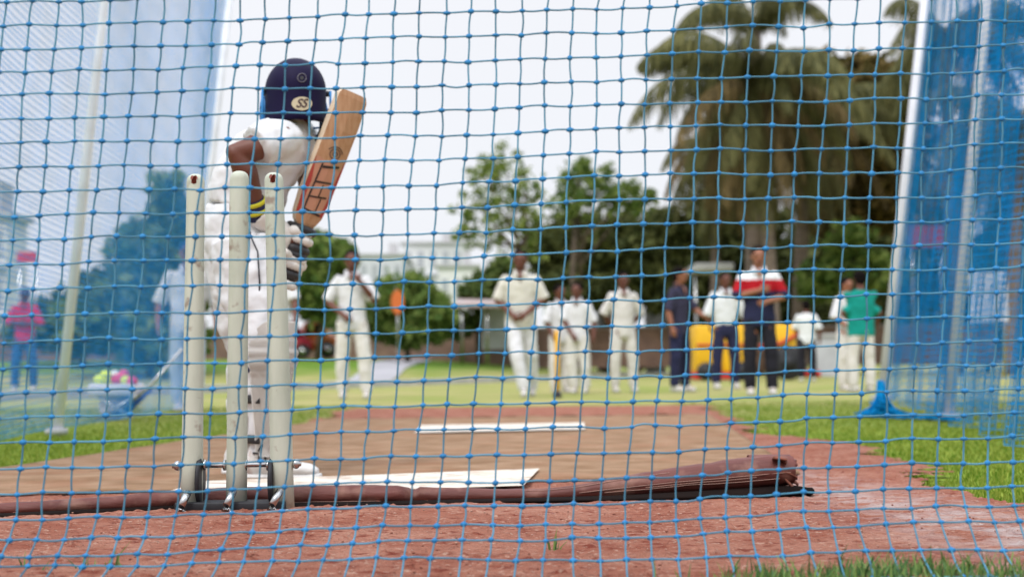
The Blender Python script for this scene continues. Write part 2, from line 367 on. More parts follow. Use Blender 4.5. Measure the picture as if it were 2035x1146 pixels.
tag(np_mesh('grass_tufts', V, Fq, mat('tuft_blade', (0.04, 0.12, 0.03), rough=0.6, island=0.8, col2=(0.16, 0.26, 0.06), vscale=3)), 'loose green grass tufts at the near edge of the clay', 'grass', kind='stuff')

# ------------------------------------------------------------------ front net
def net_mesh(name, nodes, rad, m_, knot=0.0, sub=3, n=5, sag=0.0, parent=None, holes=None, knotm=None):
    """nodes: rows x cols of points. Twine follows the rows and the columns"""
    A = np.array(nodes, dtype=np.float64); VV = []; FF = []; base = 0
    ang = np.arange(n)*2*np.pi/n
    def run(line):
        nonlocal base
        pts = []
        for i in range(len(line)-1):
            j1, j2 = rng.normal(0, sag, 3), rng.normal(0, sag, 3)
            for s in range(sub):
                t = s/sub; pts.append(line[i]*(1-t)+line[i+1]*t+(j1 if s else 0)*math.sin(math.pi*t))
        pts.append(line[-1]); p = np.array(pts)
        d = np.gradient(p, axis=0); d /= np.linalg.norm(d, axis=1)[:, None]
        up = np.array([0, 1.0, 0.12]); u = np.cross(d, up); u /= np.linalg.norm(u, axis=1)[:, None]; v = np.cross(d, u)
        ring = p[:, None, :]+rad*(np.cos(ang)[None, :, None]*u[:, None, :]+np.sin(ang)[None, :, None]*v[:, None, :])
        VV.append(ring.reshape(-1, 3)); m_ = len(p)
        i, k = np.meshgrid(np.arange(m_-1), np.arange(n), indexing='ij'); a = base+i*n+k; b = base+i*n+(k+1) % n
        FF.append(np.stack([a, b, b+n, a+n], -1).reshape(-1, 4)); base += m_*n
    for r in range(A.shape[0]): run(A[r])
    for c in range(A.shape[1]): run(A[:, c])
    if knot:
        bmk = bmesh.new(); bmesh.ops.create_icosphere(bmk, subdivisions=1, radius=knot)
        kv = np.array([v.co[:] for v in bmk.verts]); kf = np.array([[v.index for v in f.verts] for f in bmk.faces]); bmk.free()
        kf4 = np.concatenate([kf, kf[:, 2:3]], 1)
        cs = A.reshape(-1, 3)
        for c in cs:
            s = rng.uniform(0.8, 1.2, 3)*np.array([1.25, 0.9, 0.9]); VV.append(kv*s+c); FF.append(kf4+base); base += len(kv)
        # triangles stored apart below
    V = np.concatenate(VV)
    me = bpy.data.meshes.new(name); quads = []; fl = np.concatenate(FF)
    tri = fl[:, 2] == fl[:, 3]
    q, t = fl[~tri], fl[tri][:, :3]
    me.vertices.add(len(V)); me.vertices.foreach_set('co', V.astype(np.float32).ravel())
    me.loops.add(q.size+t.size); me.loops.foreach_set('vertex_index', np.concatenate([q.ravel(), t.ravel()]).astype(np.int32))
    me.polygons.add(len(q)+len(t)); ls = np.concatenate([np.arange(len(q))*4, q.size+np.arange(len(t))*3]).astype(np.int32)
    me.polygons.foreach_set('loop_start', ls); me.polygons.foreach_set('loop_total', np.concatenate([np.full(len(q), 4), np.full(len(t), 3)]).astype(np.int32))
    me.update(calc_edges=True)
    if knotm: me.polygons.foreach_set('material_index', np.concatenate([np.zeros(len(q)), np.ones(len(t))]).astype(np.int32)); m_ = [m_, knotm]
    return link(name, me, m_, parent)
DN = 2.2
# heights of the rows: hanging, then sweeping towards the camera over the last rows
prof = []
pitchm = 0.0388
z = 1.32
while z > 0.13: prof.append((DN, z)); z -= pitchm
yl = [(DN-0.004, prof[-1][1]-pitchm*0.97), (DN-0.018, prof[-1][1]-pitchm*1.72), (DN-0.045, prof[-1][1]-pitchm*2.25), (DN-0.07, prof[-1][1]-pitchm*2.9), (DN-0.095, 0.012)]
prof += [q for q in yl if q[1] > 0.012]+[(DN-0.13, 0.012), (DN-0.165, 0.011)]
cols = np.arange(-1.12-9*.0407, 1.5, 0.0407)
nodes = []
ztop = 0.32+731*DN/F
for i, (y, z) in enumerate(prof):
    row = []
    for j, x in enumerate(cols):
        lean = -0.0575*(ztop-z)-0.035*max(0, 0.35-z)
        wx = 0.008*noise.noise((x*3.1, z*2.2, 0))+0.004*noise.noise((x*9, z*9, 4)); wz = 0.006*noise.noise((x*2.2, z*5, 9))+0.0035*noise.noise((x*11, z*11, 7))
        tilt = 0.0205*x if z > 0.05 else 0.006*x
        yy = y+0.03*noise.noise((x*1.5, z*1.5, 2)) + (0.02*math.sin(x*2.3) if z > 0.05 else 0)
        row.append((x+lean+wx+random.gauss(0, 0.0011), yy, max(0.009, z+tilt-0.009+wz+random.gauss(0, 0.0008))))
    nodes.append(row)
fn = net_mesh('front_net', nodes, 0.0015, TWINE, knot=0.0049, sub=4, sag=0.0009, knotm=mat('knot_blue', (0.012, 0.18, 0.42), rough=.6, var=.2, vscale=40))
tag(fn, 'square mesh blue net hanging across the whole view in front of the stumps', 'net')

# ------------------------------------------------------------------ poles and side nets
def pole(bx, by, tx, ty, D, r, label, m_=PAINTW, sleeve=None):
    b = G(bx, by) if D is None else P(bx, by, D); D = b.y; t = P(tx, ty, D); d = (t-b); t = b+d*(4.3/d.z)
    root = empty('net_pole', (b.x, b.y, 0)); tag(root, label, 'pole', 'white poles holding up the side nets')
    o = Vector((b.x, b.y, 0)); bm = bmesh.new(); tube(bm, [Vector((0, 0, -0.05)), (b-o)+d*0.5*(4.3/d.z)/1, t-o], r, 14); obj('post', bm, m_, root)
    bm = bmesh.new(); tube(bm, [Vector((0, 0, 0.0)), Vector((0, 0, 0.03))], r*2.2, 14); obj('foot_plate', bm, CONC, root)
    return root, b, t
WHITEP = mat('bright_white_paint', (0.80, 0.80, 0.86), rough=0.6, var=0.1, vscale=6)
_, LP1, LP1t = pole(112, 862, 206, 0, None, 0.026, 'white pole leaning right behind the left net nearest the left edge', WHITEP)
_, LP2, LP2t = pole(362, 815, 456, 0, None, 0.036, 'white pole standing behind the left stump at the far end of the left net', WHITEP)
_, RP1, RP1t = pole(1752, 792, 1842, -20, None, 0.050, 'thick white pole beside the teal shirted boy', PAINTW)
_, RP2, RP2t = pole(1884, 832, 1962, 0, None, 0.032, 'white pole wrapped behind the dense blue net at the right', PAINTW)

def side_net(name, plan, leans, H, mesh_h, mesh_v, rad, m_, pleat=0.0, pk=8, zb=0.02, pool=0.0, seed=0, radh=None):
    """plan: [(x,y)] ground line, leans: [(dx per m)]"""
    pl = [Vector((a, b, 0)) for a, b in plan]; seg = [0]
    for a, b in zip(pl[:-1], pl[1:]): seg.append(seg[-1]+(b-a).length)
    def at(s):
        for i in range(len(pl)-1):
            if s <= seg[i+1] or i == len(pl)-2:
                t = (s-seg[i])/(seg[i+1]-seg[i]); return pl[i].lerp(pl[i+1], t), lerp(leans[i], leans[i+1], t), (pl[i+1]-pl[i]).normalized()
    VV = []; FF = []; base = 0; n = 3; ang = np.arange(n)*2*np.pi/n
    def off(s, z):
        if not pleat: return 0.015*math.sin(s*2.1+z)
        k = 0.55+0.45*(1-z/H); return pleat*k*(math.sin(s*pk+1.5*math.sin(s*2.1+seed)+0.3*z)+0.4*math.sin(s*pk*2.3+seed+z*.5))
    def pt(s, z):
        p, ln, d = at(s); nrm = Vector((-d.y, d.x, 0)); q = p+nrm*off(s, z); 
        return (q.x+ln*z, q.y, z)
    def run(p, rad=rad):
        nonlocal base
        p = np.array(p); d = np.gradient(p, axis=0); d /= np.linalg.norm(d, axis=1)[:, None]
        u = np.cross(d, [0.93, 0.36, 0.05]); u /= np.linalg.norm(u, axis=1)[:, None]; v = np.cross(d, u)
        ring = p[:, None, :]+rad*(np.cos(ang)[None, :, None]*u[:, None, :]+np.sin(ang)[None, :, None]*v[:, None, :]); VV.append(ring.reshape(-1, 3))
        i, k = np.meshgrid(np.arange(len(p)-1), np.arange(n), indexing='ij'); a = base+i*n+k; b = base+i*n+(k+1) % n
        FF.append(np.stack([a, b, b+n, a+n], -1).reshape(-1, 4)); base += len(p)*n
    Lt = seg[-1]; ss = np.arange(0, Lt+1e-6, 0.05 if pleat else 0.25)
    for z in np.arange(zb, H, mesh_h):
        w_ = 0.006*math.sin(z*37+seed)
        run([pt(s, max(0.004, z+w_+0.012*math.sin(s*1.7+z*3))) for s in ss], radh or rad)
    # columns are spaced along the cloth, so pleats carry more of them
    fs = np.linspace(0, Lt, int(Lt/0.01)); q = np.array([pt(s, 1.0) for s in fs]); cl = np.concatenate([[0], np.cumsum(np.linalg.norm(np.diff(q, axis=0), axis=1))])
    for c in np.arange(0, cl[-1], mesh_v):
        s = float(np.interp(c, cl, fs)); run([pt(s+0.01*math.sin(z*3+c), z) for z in np.linspace(zb, H, 12 if pleat else 8)])
    return np_mesh(name, np.concatenate(VV), np.concatenate(FF), m_, smooth=True)
def lean(b, t): return (t.x-b.x)/(t.z-b.z)
l1 = lean(LP1, LP1t); l2 = lean(LP2, LP2t); r1 = lean(RP1, RP1t); r2 = lean(RP2, RP2t)
tag(side_net('side_net', [(-2.05, 3.2), (LP1.x-0.03, LP1.y), (LP2.x, LP2.y)], [l1, l1, l2], 4.25, 0.0285, 0.028, 0.0012, TWINE2, radh=.0021), 'fine pale blue net stretched along the left side of the pitch', 'net', 'side nets along the pitch')
dirR = (RP2-RP1).normalized(); near = RP2+dirR*4.2
tag(side_net('side_net', [(RP1.x+0.03, RP1.y), (RP2.x-0.05, RP2.y)], [r1, r2], 4.25, 0.04, 0.045, 0.0012, TWINE3, pleat=0.045, pk=7, radh=.0022), 'deep blue net between the two white poles on the right', 'net', 'side nets along the pitch')
tag(side_net('side_net', [(RP2.x-0.05, RP2.y+.25), (near.x-.05, near.y)], [r2, r2], 4.25, 0.036, 0.036, 0.0012, TWINE3, pleat=0.07, pk=7, seed=2, radh=.0019), 'bunched dense blue net hanging in folds at the right edge', 'net', 'side nets along the pitch')
q = RP2-dirR*2.2
tag(side_net('side_net', [(q.x+0.45, q.y+0.4), (near.x+0.3, near.y+0.3)], [r2, r2], 4.25, 0.045, 0.042, 0.0012, TWINE3, pleat=0.10, pk=5, seed=5, radh=.0018), 'second gathered blue net layer behind the bunched net at right', 'net', 'side nets along the pitch')
# net pooled on the grass at the foot of the right net
a_, b_ = G(1712, 826), G(1900, 836)
bm = bmesh.new()
for k in range(150):
    t0 = random.uniform(0, .9)**1.3; t1 = min(1, t0+random.uniform(.05, .25)); pts = []; oy = random.gauss(0, .08); hh = random.uniform(.1, 1)
    for i in range(8):
        t = lerp(t0, t1, i/7); p = a_.lerp(b_, t); hgt = 0.025+0.12*math.exp(-((t-.22)/.10)**2)
        pts.append((p.x+random.gauss(0, .012), p.y+oy+random.gauss(0, .03), max(.006, hgt*hh*(1-min(1, abs(oy)/.22))+random.gauss(0, .005))))
    tube(bm, pts, random.uniform(0.0025, 0.006), 5)
p = G(1752, 826)
for k in range(40):
    a = random.uniform(0, 6.28); q = random.uniform(.6, 1.2); tube(bm, [(p.x+math.cos(a)*.15*q, p.y+math.sin(a)*.16*q, 0.008), (p.x+math.cos(a)*.07*q, p.y+math.sin(a)*.07*q, 0.05), (p.x+math.cos(a)*.03, p.y+math.sin(a)*.03, 0.12), (p.x+math.cos(a)*.02, p.y, 0.16+random.random()*.07)], 0.005, 5)
tag(obj('net_heap', bm, TWINE3), 'heap of loose blue netting gathered on the grass at the foot of the thick pole', 'net')

# ------------------------------------------------------------------ mat with rolled near edge
mc = [G(645, 839), G(1412, 829), G(1590, 948), G(-430, 1004)]
root = empty('pitch_mat', ((mc[0]+mc[2])/2).to_tuple()[:2]+(0,)); tag(root, 'brown coir mat with white lines and a rolled maroon near edge', 'mat'); RO = Vector(root.location)
bm = bmesh.new(); n1, n2 = 90, 60; vs = []
for i in range(n2+1):
    t = i/n2
    for j in range(n1+1):
        s = j/n1; p = (mc[3].lerp(mc[2], s)).lerp(mc[0].lerp(mc[1], s), t)
        z = 0.016+0.003*noise.noise((p.x*3, p.y*3, 1))
        if t > 0.985: z += 0.018*max(0, noise.noise((p.x*5, 0, 3)))+0.004; p.y += 0.05*noise.noise((p.x*4, 0, 8))
        vs.append(bm.verts.new((p.x-RO.x, p.y-RO.y, z)))
for i in range(n2):
    for j in range(n1): a = i*(n1+1)+j; bm.faces.new((vs[a], vs[a+1], vs[a+n1+2], vs[a+n1+1]))
r = bmesh.ops.extrude_face_region(bm, geom=bm.faces[:]); bmesh.ops.translate(bm, verts=[v for v in r['geom'] if isinstance(v, bmesh.types.BMVert)], vec=(0, 0, -0.007)); bmesh.ops.recalc_face_normals(bm, faces=bm.faces)
COIR = mat('coir', (0.215, 0.125, 0.07), rough=0.95, col2=(0.34, 0.22, 0.14), vscale=7, bump=0.006, bscale=120, spec=0.05, dirt=((0.30, 0.145, 0.085), 3.2, .5, .66, .45))
obj('mat_sheet', bm, COIR, root)
LEATHER = mat('maroon_canvas', (0.085, 0.02, 0.014), rough=0.6, col2=(0.15, 0.04, 0.03), vscale=5, bump=0.006, bscale=18, stretch=(0.6, 2, 2), dirt=((.32, .17, .12), 13, .52, .72, .6))
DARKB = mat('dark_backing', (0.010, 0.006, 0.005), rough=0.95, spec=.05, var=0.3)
bm = bmesh.new()           # curled far edge of the mat
pts = [G(x, lerp(839, 829, (x-645)/767)) for x in range(648, 1410, 12)]
rr_ = [.0015+.013*max(0, noise.noise((k*.21, 2, 4)))+.004*max(0, noise.noise((k*.8, 2, 9))) for k in range(len(pts))]
tube(bm, [(p.x-RO.x, p.y-RO.y+.05*noise.noise((p.x*5, 1, 1)), 0.016+rr_[k]) for k, p in enumerate(pts)], rr_, 8)
obj('curled_edge', bm, mat('frayed_edge', (0.12, 0.055, 0.03), rough=.95, var=.4, vscale=30), root)
def mark(px4, z, name):
    bm = bmesh.new(); c = [G(a, b, z) for a, b in px4]; n1 = 40; vs = []
    for i in range(5):
        for j in range(n1+1):
            s = j/n1; p = c[0].lerp(c[1], s).lerp(c[3].lerp(c[2], s), i/4); e = 0.004*noise.noise((p.x*12, i*3, 1)) if i in (0, 4) else 0
            vs.append(bm.verts.new((p.x-RO.x+(0.006*noise.noise((i*7, 3, s)) if j in (0, n1) else 0), p.y-RO.y+e, z)))
    for i in range(4):
        for j in range(n1): a = i*(n1+1)+j; bm.faces.new((vs[a], vs[a+1], vs[a+n1+2], vs[a+n1+1]))
    obj(name, bm, mat('white_line_paint', (0.56, 0.47, 0.38), rough=.9, col2=(.70, .65, .58), vscale=11, dirt=((.34, .20, .13), 17, .56, .70, .8)), root)
mark([(400, 955), (1072, 930), (1040, 964), (296, 988)], 0.024, 'crease_line')
mark([(837, 844), (1161, 839), (1163, 852), (823, 859)], 0.024, 'crease_line')
# rolled edge: px x, top y, bottom y
rollp = [(-330, 1016, 1040), (-150, 1008, 1032), (0, 999, 1024), (120, 992, 1020), (250, 983, 1016), (350, 973, 1010), (450, 968, 1007), (600, 964, 1003), (700, 963, 1001), (790, 963, 1000), (812, 968, 999), (822, 974, 997), (835, 967, 998),
         (900, 968, 997), (1000, 971, 995), (1080, 970, 993), (1140, 964, 991), (1200, 952, 988), (1280, 938, 984), (1360, 926, 978), (1440, 913, 976), (1500, 905, 972), (1545, 902, 968), (1574, 904, 962)]
def roll_ring(x, yt, yb, k, n=22):
    g = G(x, yb+1 if x < 1000 else lerp(996, 985, (x-1000)/600)); D = g.y
    t, b = P(x, yt, D), P(x, yb, D); c = (t+b)/2; h = (t.z-b.z)/2; wy = max(h*1.25, 0.022)
    rg_ = []
    for i in range(n):
        a = 2*math.pi*i/n; f = 1+(0.05+.06*sstep((x-1350)/200))*noise.noise((k*0.7, math.cos(a)*1.5, math.sin(a)*1.5))+.03*sstep((x-1250)/200)*math.sin(7*a+x*.004)
        rg_.append(Vector((c.x-RO.x, c.y-RO.y+wy*math.cos(a)*f, c.z+h*math.sin(a)*f)))
    return rg_
dense = []
for (a, b) in zip(rollp[:-1], rollp[1:]):
    m_ = max(1, int((b[0]-a[0])/22))
    for i in range(m_): t = i/m_; dense.append(tuple(lerp(a[q], b[q], t) for q in range(3)))
dense.append(rollp[-1])
bm = bmesh.new(); prev = None
for k, d in enumerate(dense):
    j = noise.noise((d[0]*0.02, 5, 1))*1.6
    rv = [bm.verts.new(p) for p in roll_ring(d[0], d[1]+j, d[2]+j*.3, k)]
    if prev:
        for i in range(22): bm.faces.new((prev[i], prev[(i+1) % 22], rv[(i+1) % 22], rv[i]))
    prev = rv
obj('rolled_edge', bm, LEATHER, root)
# coiled layers showing at the open right end
bm = bmesh.new(); g = G(1560, 985); D = g.y; t, b = P(1560, 903, D), P(1560, 957, D); c = (t+b)/2; hh = (t.z-b.z)/2
for x0, x1, a0, a1 in ((-0.09, 0.012, 0.2, 13.5), (-0.03, 0.025, 3.6, 9.2)):
    prev = None
    for i in range(90):
        a = lerp(a0, a1, i/89); rr = 1.02-0.055*a; e = 0.006*noise.noise((a*2, x1*50, 2))
        p = Vector((c.x-RO.x, c.y-RO.y+hh*1.25*rr*math.cos(a), c.z+hh*rr*math.sin(a)))
        cur = [bm.verts.new(p+Vector((x0, 0, 0))), bm.verts.new(p+Vector((x1+e, 0, 0)))]
        if prev: bm.faces.new((prev[0], prev[1], cur[1], cur[0]))
        prev = cur
obj('coiled_end', bm, LEATHER, root).modifiers.new('s', 'SOLIDIFY').thickness = 0.003
# dark backing folded under the roll, sticking out at the right
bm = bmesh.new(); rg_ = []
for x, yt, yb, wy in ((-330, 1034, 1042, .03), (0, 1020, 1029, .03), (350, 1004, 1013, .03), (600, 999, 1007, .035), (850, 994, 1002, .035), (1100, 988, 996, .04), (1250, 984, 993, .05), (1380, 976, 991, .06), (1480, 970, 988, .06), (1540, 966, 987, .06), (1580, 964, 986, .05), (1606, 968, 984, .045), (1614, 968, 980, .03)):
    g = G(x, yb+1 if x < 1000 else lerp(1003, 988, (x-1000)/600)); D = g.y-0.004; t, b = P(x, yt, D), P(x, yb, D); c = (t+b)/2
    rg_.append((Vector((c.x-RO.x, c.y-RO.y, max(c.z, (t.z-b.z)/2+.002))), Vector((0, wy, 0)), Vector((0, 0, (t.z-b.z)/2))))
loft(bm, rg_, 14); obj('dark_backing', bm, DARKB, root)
# ragged flap over the backing end
bm = bmesh.new()
for k in range(16):
    x0 = random.uniform(1530, 1566); y0 = random.uniform(905, 955); g = G(1575, 986); D = g.y+random.uniform(-.05, .05); dx = random.uniform(12, 34); dy = random.uniform(2, 26)
    pts = [P(x0, y0, D)-RO, P(x0+dx*.5, y0+dy*.3, D)-RO, P(x0+dx, min(y0+dy, 978), D+random.uniform(-.02, .02))-RO]
    loft(bm, [(p, Vector((0.004, random.uniform(.012, .03), 0)), Vector((0.002, 0, random.uniform(.0015, .006)))) for p in pts], 8)
obj('torn_flap', bm, mat('torn_canvas', (0.16, 0.05, 0.03), rough=.9, var=.5, vscale=40), root)
# pale stitching along the roll
for oy, xa, xb in ((0.52, 1150, 1570), (0.68, 1200, 1560), (0.60, 1280, 1500), (0.12, 1040, 1340), (0.80, 400, 800)):
    pts = []; bm = bmesh.new()
    for x in range(xa, xb, 18):
        for a, b in zip(rollp[:-1], rollp[1:]):
            if a[0] <= x <= b[0]:
                t = (x-a[0])/(b[0]-a[0]); yt, yb = lerp(a[1], b[1], t), lerp(a[2], b[2], t)
        g = G(x, yb+1 if x < 1000 else lerp(996, 985, (x-1000)/600)); D = g.y; T, B = P(x, yt, D), P(x, yb, D); c = (T+B)/2; h = (T.z-B.z)/2; wy = max(h*1.25, .022)
        s = 1-2*(oy+0.03*noise.noise((x*.02, oy*9, 0))); pts.append(Vector((c.x, c.y-wy*math.sqrt(max(0, 1-s*s))-0.001, c.z+h*s))-RO)
    tube(bm, pts, 0.0009, 5)
    obj('stitching', bm, mat('pale_thread', (0.34, 0.20, 0.16), rough=.9), root)

# ------------------------------------------------------------------ spring stumps
DS = 3.25; bpt = P(468, 1012, DS); root = empty('spring_stumps', (bpt.x, DS, 0)); tag(root, 'three cream practice stumps on a black spring base', 'stumps'); RO = Vector(root.location); S = DS/F
STUMPM = mat('cream_plastic', (0.40, 0.43, 0.345), rough=0.5, col2=(.52, .54, .45), vscale=7, stretch=(3, 3, .7), bump=0.0009, bscale=25, spec=.3, dirt=((.20, .12, .09), 26, .60, .72, .7))
EMB = mat('emblem_brown', (0.20, 0.05, 0.035), rough=.6)
for (bx, by, bw, tx, ty, tw) in ((381, 1003, 43, 389, 346, 35), (470, 1000, 41, 476, 340, 38), (562, 1008, 46, 544, 343, 37)):
    b = P(bx, by, DS)-RO; t = P(tx, ty, DS)-RO; d = (t-b).normalized(); rb, rt = bw/2*S, tw/2*S; rings = []
    for i in range(9): k = i/8*(1-(rt*0.9)/(t-b).length); rr = lerp(rb, rt, k); p = b.lerp(t, k); rings.append((p, Vector((rr, 0, 0)), Vector((0, rr, 0))))
    e = p
    for a in (15, 30, 45, 60, 75, 86): q = R(a); rings.append((e+d*rt*0.9*math.sin(q), Vector((rt*math.cos(q)**0.7, 0, 0)), Vector((0, rt*math.cos(q)**0.7, 0))))
    bm = bmesh.new(); loft(bm, rings, 28); st = obj('stump', bm, STUMPM, root)
    if tx != 476:
        bm = bmesh.new(); c = e+Vector((0.0005, 0, 0.004)); prev = []
        sh = [(-.5, .55), (-.25, .75), (0, .55), (.25, .75), (.5, .55), (.62, .15), (.38, -.2), (.42, -.75), (0, -.95), (-.42, -.75), (-.38, -.2), (-.62, .15)]
        vsh = []
        for (sx, sz) in sh:
            x_ = sx*0.014; vsh.append(bm.verts.new((c.x+x_, c.y-math.sqrt(max(0, rt*rt-x_*x_))-0.0009, c.z+sz*0.012)))
        bm.faces.new(vsh); bmesh.ops.solidify(bm, geom=bm.faces[:], thickness=0.0008); obj('emblem', bm, EMB, root)
def SP(px, py, dy=0): return P(px, py, DS+dy)-RO
bm = bmesh.new()       # base channel
c0, c1 = SP(356, 1013, -0.0), SP(572, 1009, 0)
box(bm, ((c0.x+c1.x)/2, -0.01, 0.012), (c1.x-c0.x, 0.075, 0.022), bev=0.003); obj('base', bm, RUBBER, root)
bm = bmesh.new(); tube(bm, [SP(336, 1031, -0.08), SP(400, 1027, -0.075), SP(470, 1022, -0.07), SP(480, 1019, -.07), SP(560, 1018, -.065), SP(572, 1012, -.06)], 0.0028, 8); obj('ground_rod', bm, STEEL, root)
bm = bmesh.new(); tube(bm, [SP(352, 925), SP(470, 923), SP(588, 921)], 0.0062, 12); obj('cross_bar', bm, STEEL, root)
for px, py in ((353, 925), (588, 921)):
    bm = bmesh.new(); ell(bm, SP(px, py), (0.0105, 0.0105, 0.0115), seg=16); tube(bm, [SP(px, py)-Vector((.012, 0, 0)), SP(px, py)+Vector((.012, 0, 0))], 0.006, 6); obj('end_knob', bm, STEEL, root)
for px in (398, 541):
    bm = bmesh.new(); c = SP(px, 955, 0); M = Matrix.Translation(c) @ Matrix.Rotation(R(90), 4, 'Y')
    rings = []
    for dx, r_ in ((-.005, .046), (-.004, .052), (.004, .052), (.005, .046)): rings.append((c+Vector((dx, 0, 0)), Vector((0, r_*.8, 0)), Vector((0, 0, r_*1.03))))
    loft(bm, rings, 30); obj('spring_disc', bm, RUBBER, root)
for px in (407, 447, 489, 533):
    bm = bmesh.new(); c = SP(px, 923.5); tube(bm, [c-Vector((.003, 0, 0)), c+Vector((.003, 0, 0))], 0.0125, 14); obj('collar', bm, STEEL, root)
for px, py, dx in ((360, 1005, 12), (450, 1003, 12), (541, 1002, 14)):
    bm = bmesh.new(); a = SP(px+dx+2, py-28, -0.05); b = SP(px, py, -0.075)
    tube(bm, [a, b], 0.0085, 14); d = (b-a).normalized()
    sp_ = obj('hinge_tube', bm, STEEL, root)
    bm = bmesh.new(); tube(bm, [b+d*0.0002, b+d*0.0012], 0.0058, 14); obj('tube_mouth', bm, RUBBER, sp_)
    bm = bmesh.new(); bb = SP(px-1, py+18, -0.075); bb.z = max(bb.z, .006); tube(bm, [b+Vector((0, 0.004, -.005)), b+Vector((0, .004, -.014)), bb], [.006, .009, .012], 12); obj('hinge_foot', bm, STEEL, root)

# ------------------------------------------------------------------ people
def hand(bm, w_, d, s, curl=0.5, pn=None, side=1):
    """w_: wrist, d: hand direction, s: scale in m (hand length), pn: palm normal, side: thumb side"""
    d = d.normalized(); pn = (pn or Vector((0, -1, 0))); pn = (pn-d*pn.dot(d)).normalized(); u = d.cross(pn)*side
    c = w_+d*s*0.26
    loft(bm, [(w_, u*s*.13, pn*s*.11), (w_+d*s*.15, u*s*.19, pn*s*.10), (w_+d*s*.42, u*s*.24, pn*s*.09), (w_+d*s*.5, u*s*.2, pn*s*.06)], 10)
    for i, (ln, o) in enumerate(((.40, .18), (.47, .06), (.43, -.07), (.34, -.19))):
        p = w_+d*s*.44+u*s*o; l = ln*s; a = curl*(0.5+0.1*i); d1 = (d*math.cos(a)+pn*math.sin(a)); q = p+d1*l*.5; a2 = a+curl*.9; d2 = (d*math.cos(a2)+pn*math.sin(a2))
        cap_(bm, p, q, s*.052, s*.048, 8); cap_(bm, q, q+d2*l*.5, s*.048, s*.04, 8)
    p = w_+d*s*.16+u*s*.14; q = p+(u*.75+d*.6+pn*.25).normalized()*s*.25; cap_(bm, p, q, s*.065, s*.055, 8); cap_(bm, q, q+(d*.85+u*.25+pn*.4).normalized()*s*.2, s*.055, s*.045, 8)

def head(bm, c, s, look, up=Vector((0, 0, 1))):
    """s: head height; look: unit vector of the face. Returns eye and mouth points"""
    f = look.normalized(); r_ = f.cross(up).normalized(); u_ = r_.cross(f).normalized(); M = Matrix((r_, f, u_)).transposed()
    ell(bm, c+u_*s*.08, (s*.36, s*.44, s*.42), M); ell(bm, c-u_*s*.18+f*s*.07, (s*.27, s*.31, s*.32), M)
    ell(bm, c-u_*s*.38+f*s*.2, (s*.12, s*.12, s*.09), M)
    cap_(bm, c+f*s*.4+u_*s*.04, c+f*s*.47-u_*s*.13, s*.035, s*.055, 8)
    ell(bm, c+f*s*.37+u_*s*.1, (s*.25, s*.06, s*.045), M)
    for k in (-1, 1): ell(bm, c+r_*s*.36*k-u_*s*.03, (s*.035, s*.07, s*.11), M, 10)
    return [c+f*s*.385+r_*s*.14*k+u_*s*.02 for k in (-1, 1)], c+f*s*.375-u_*s*.27, M

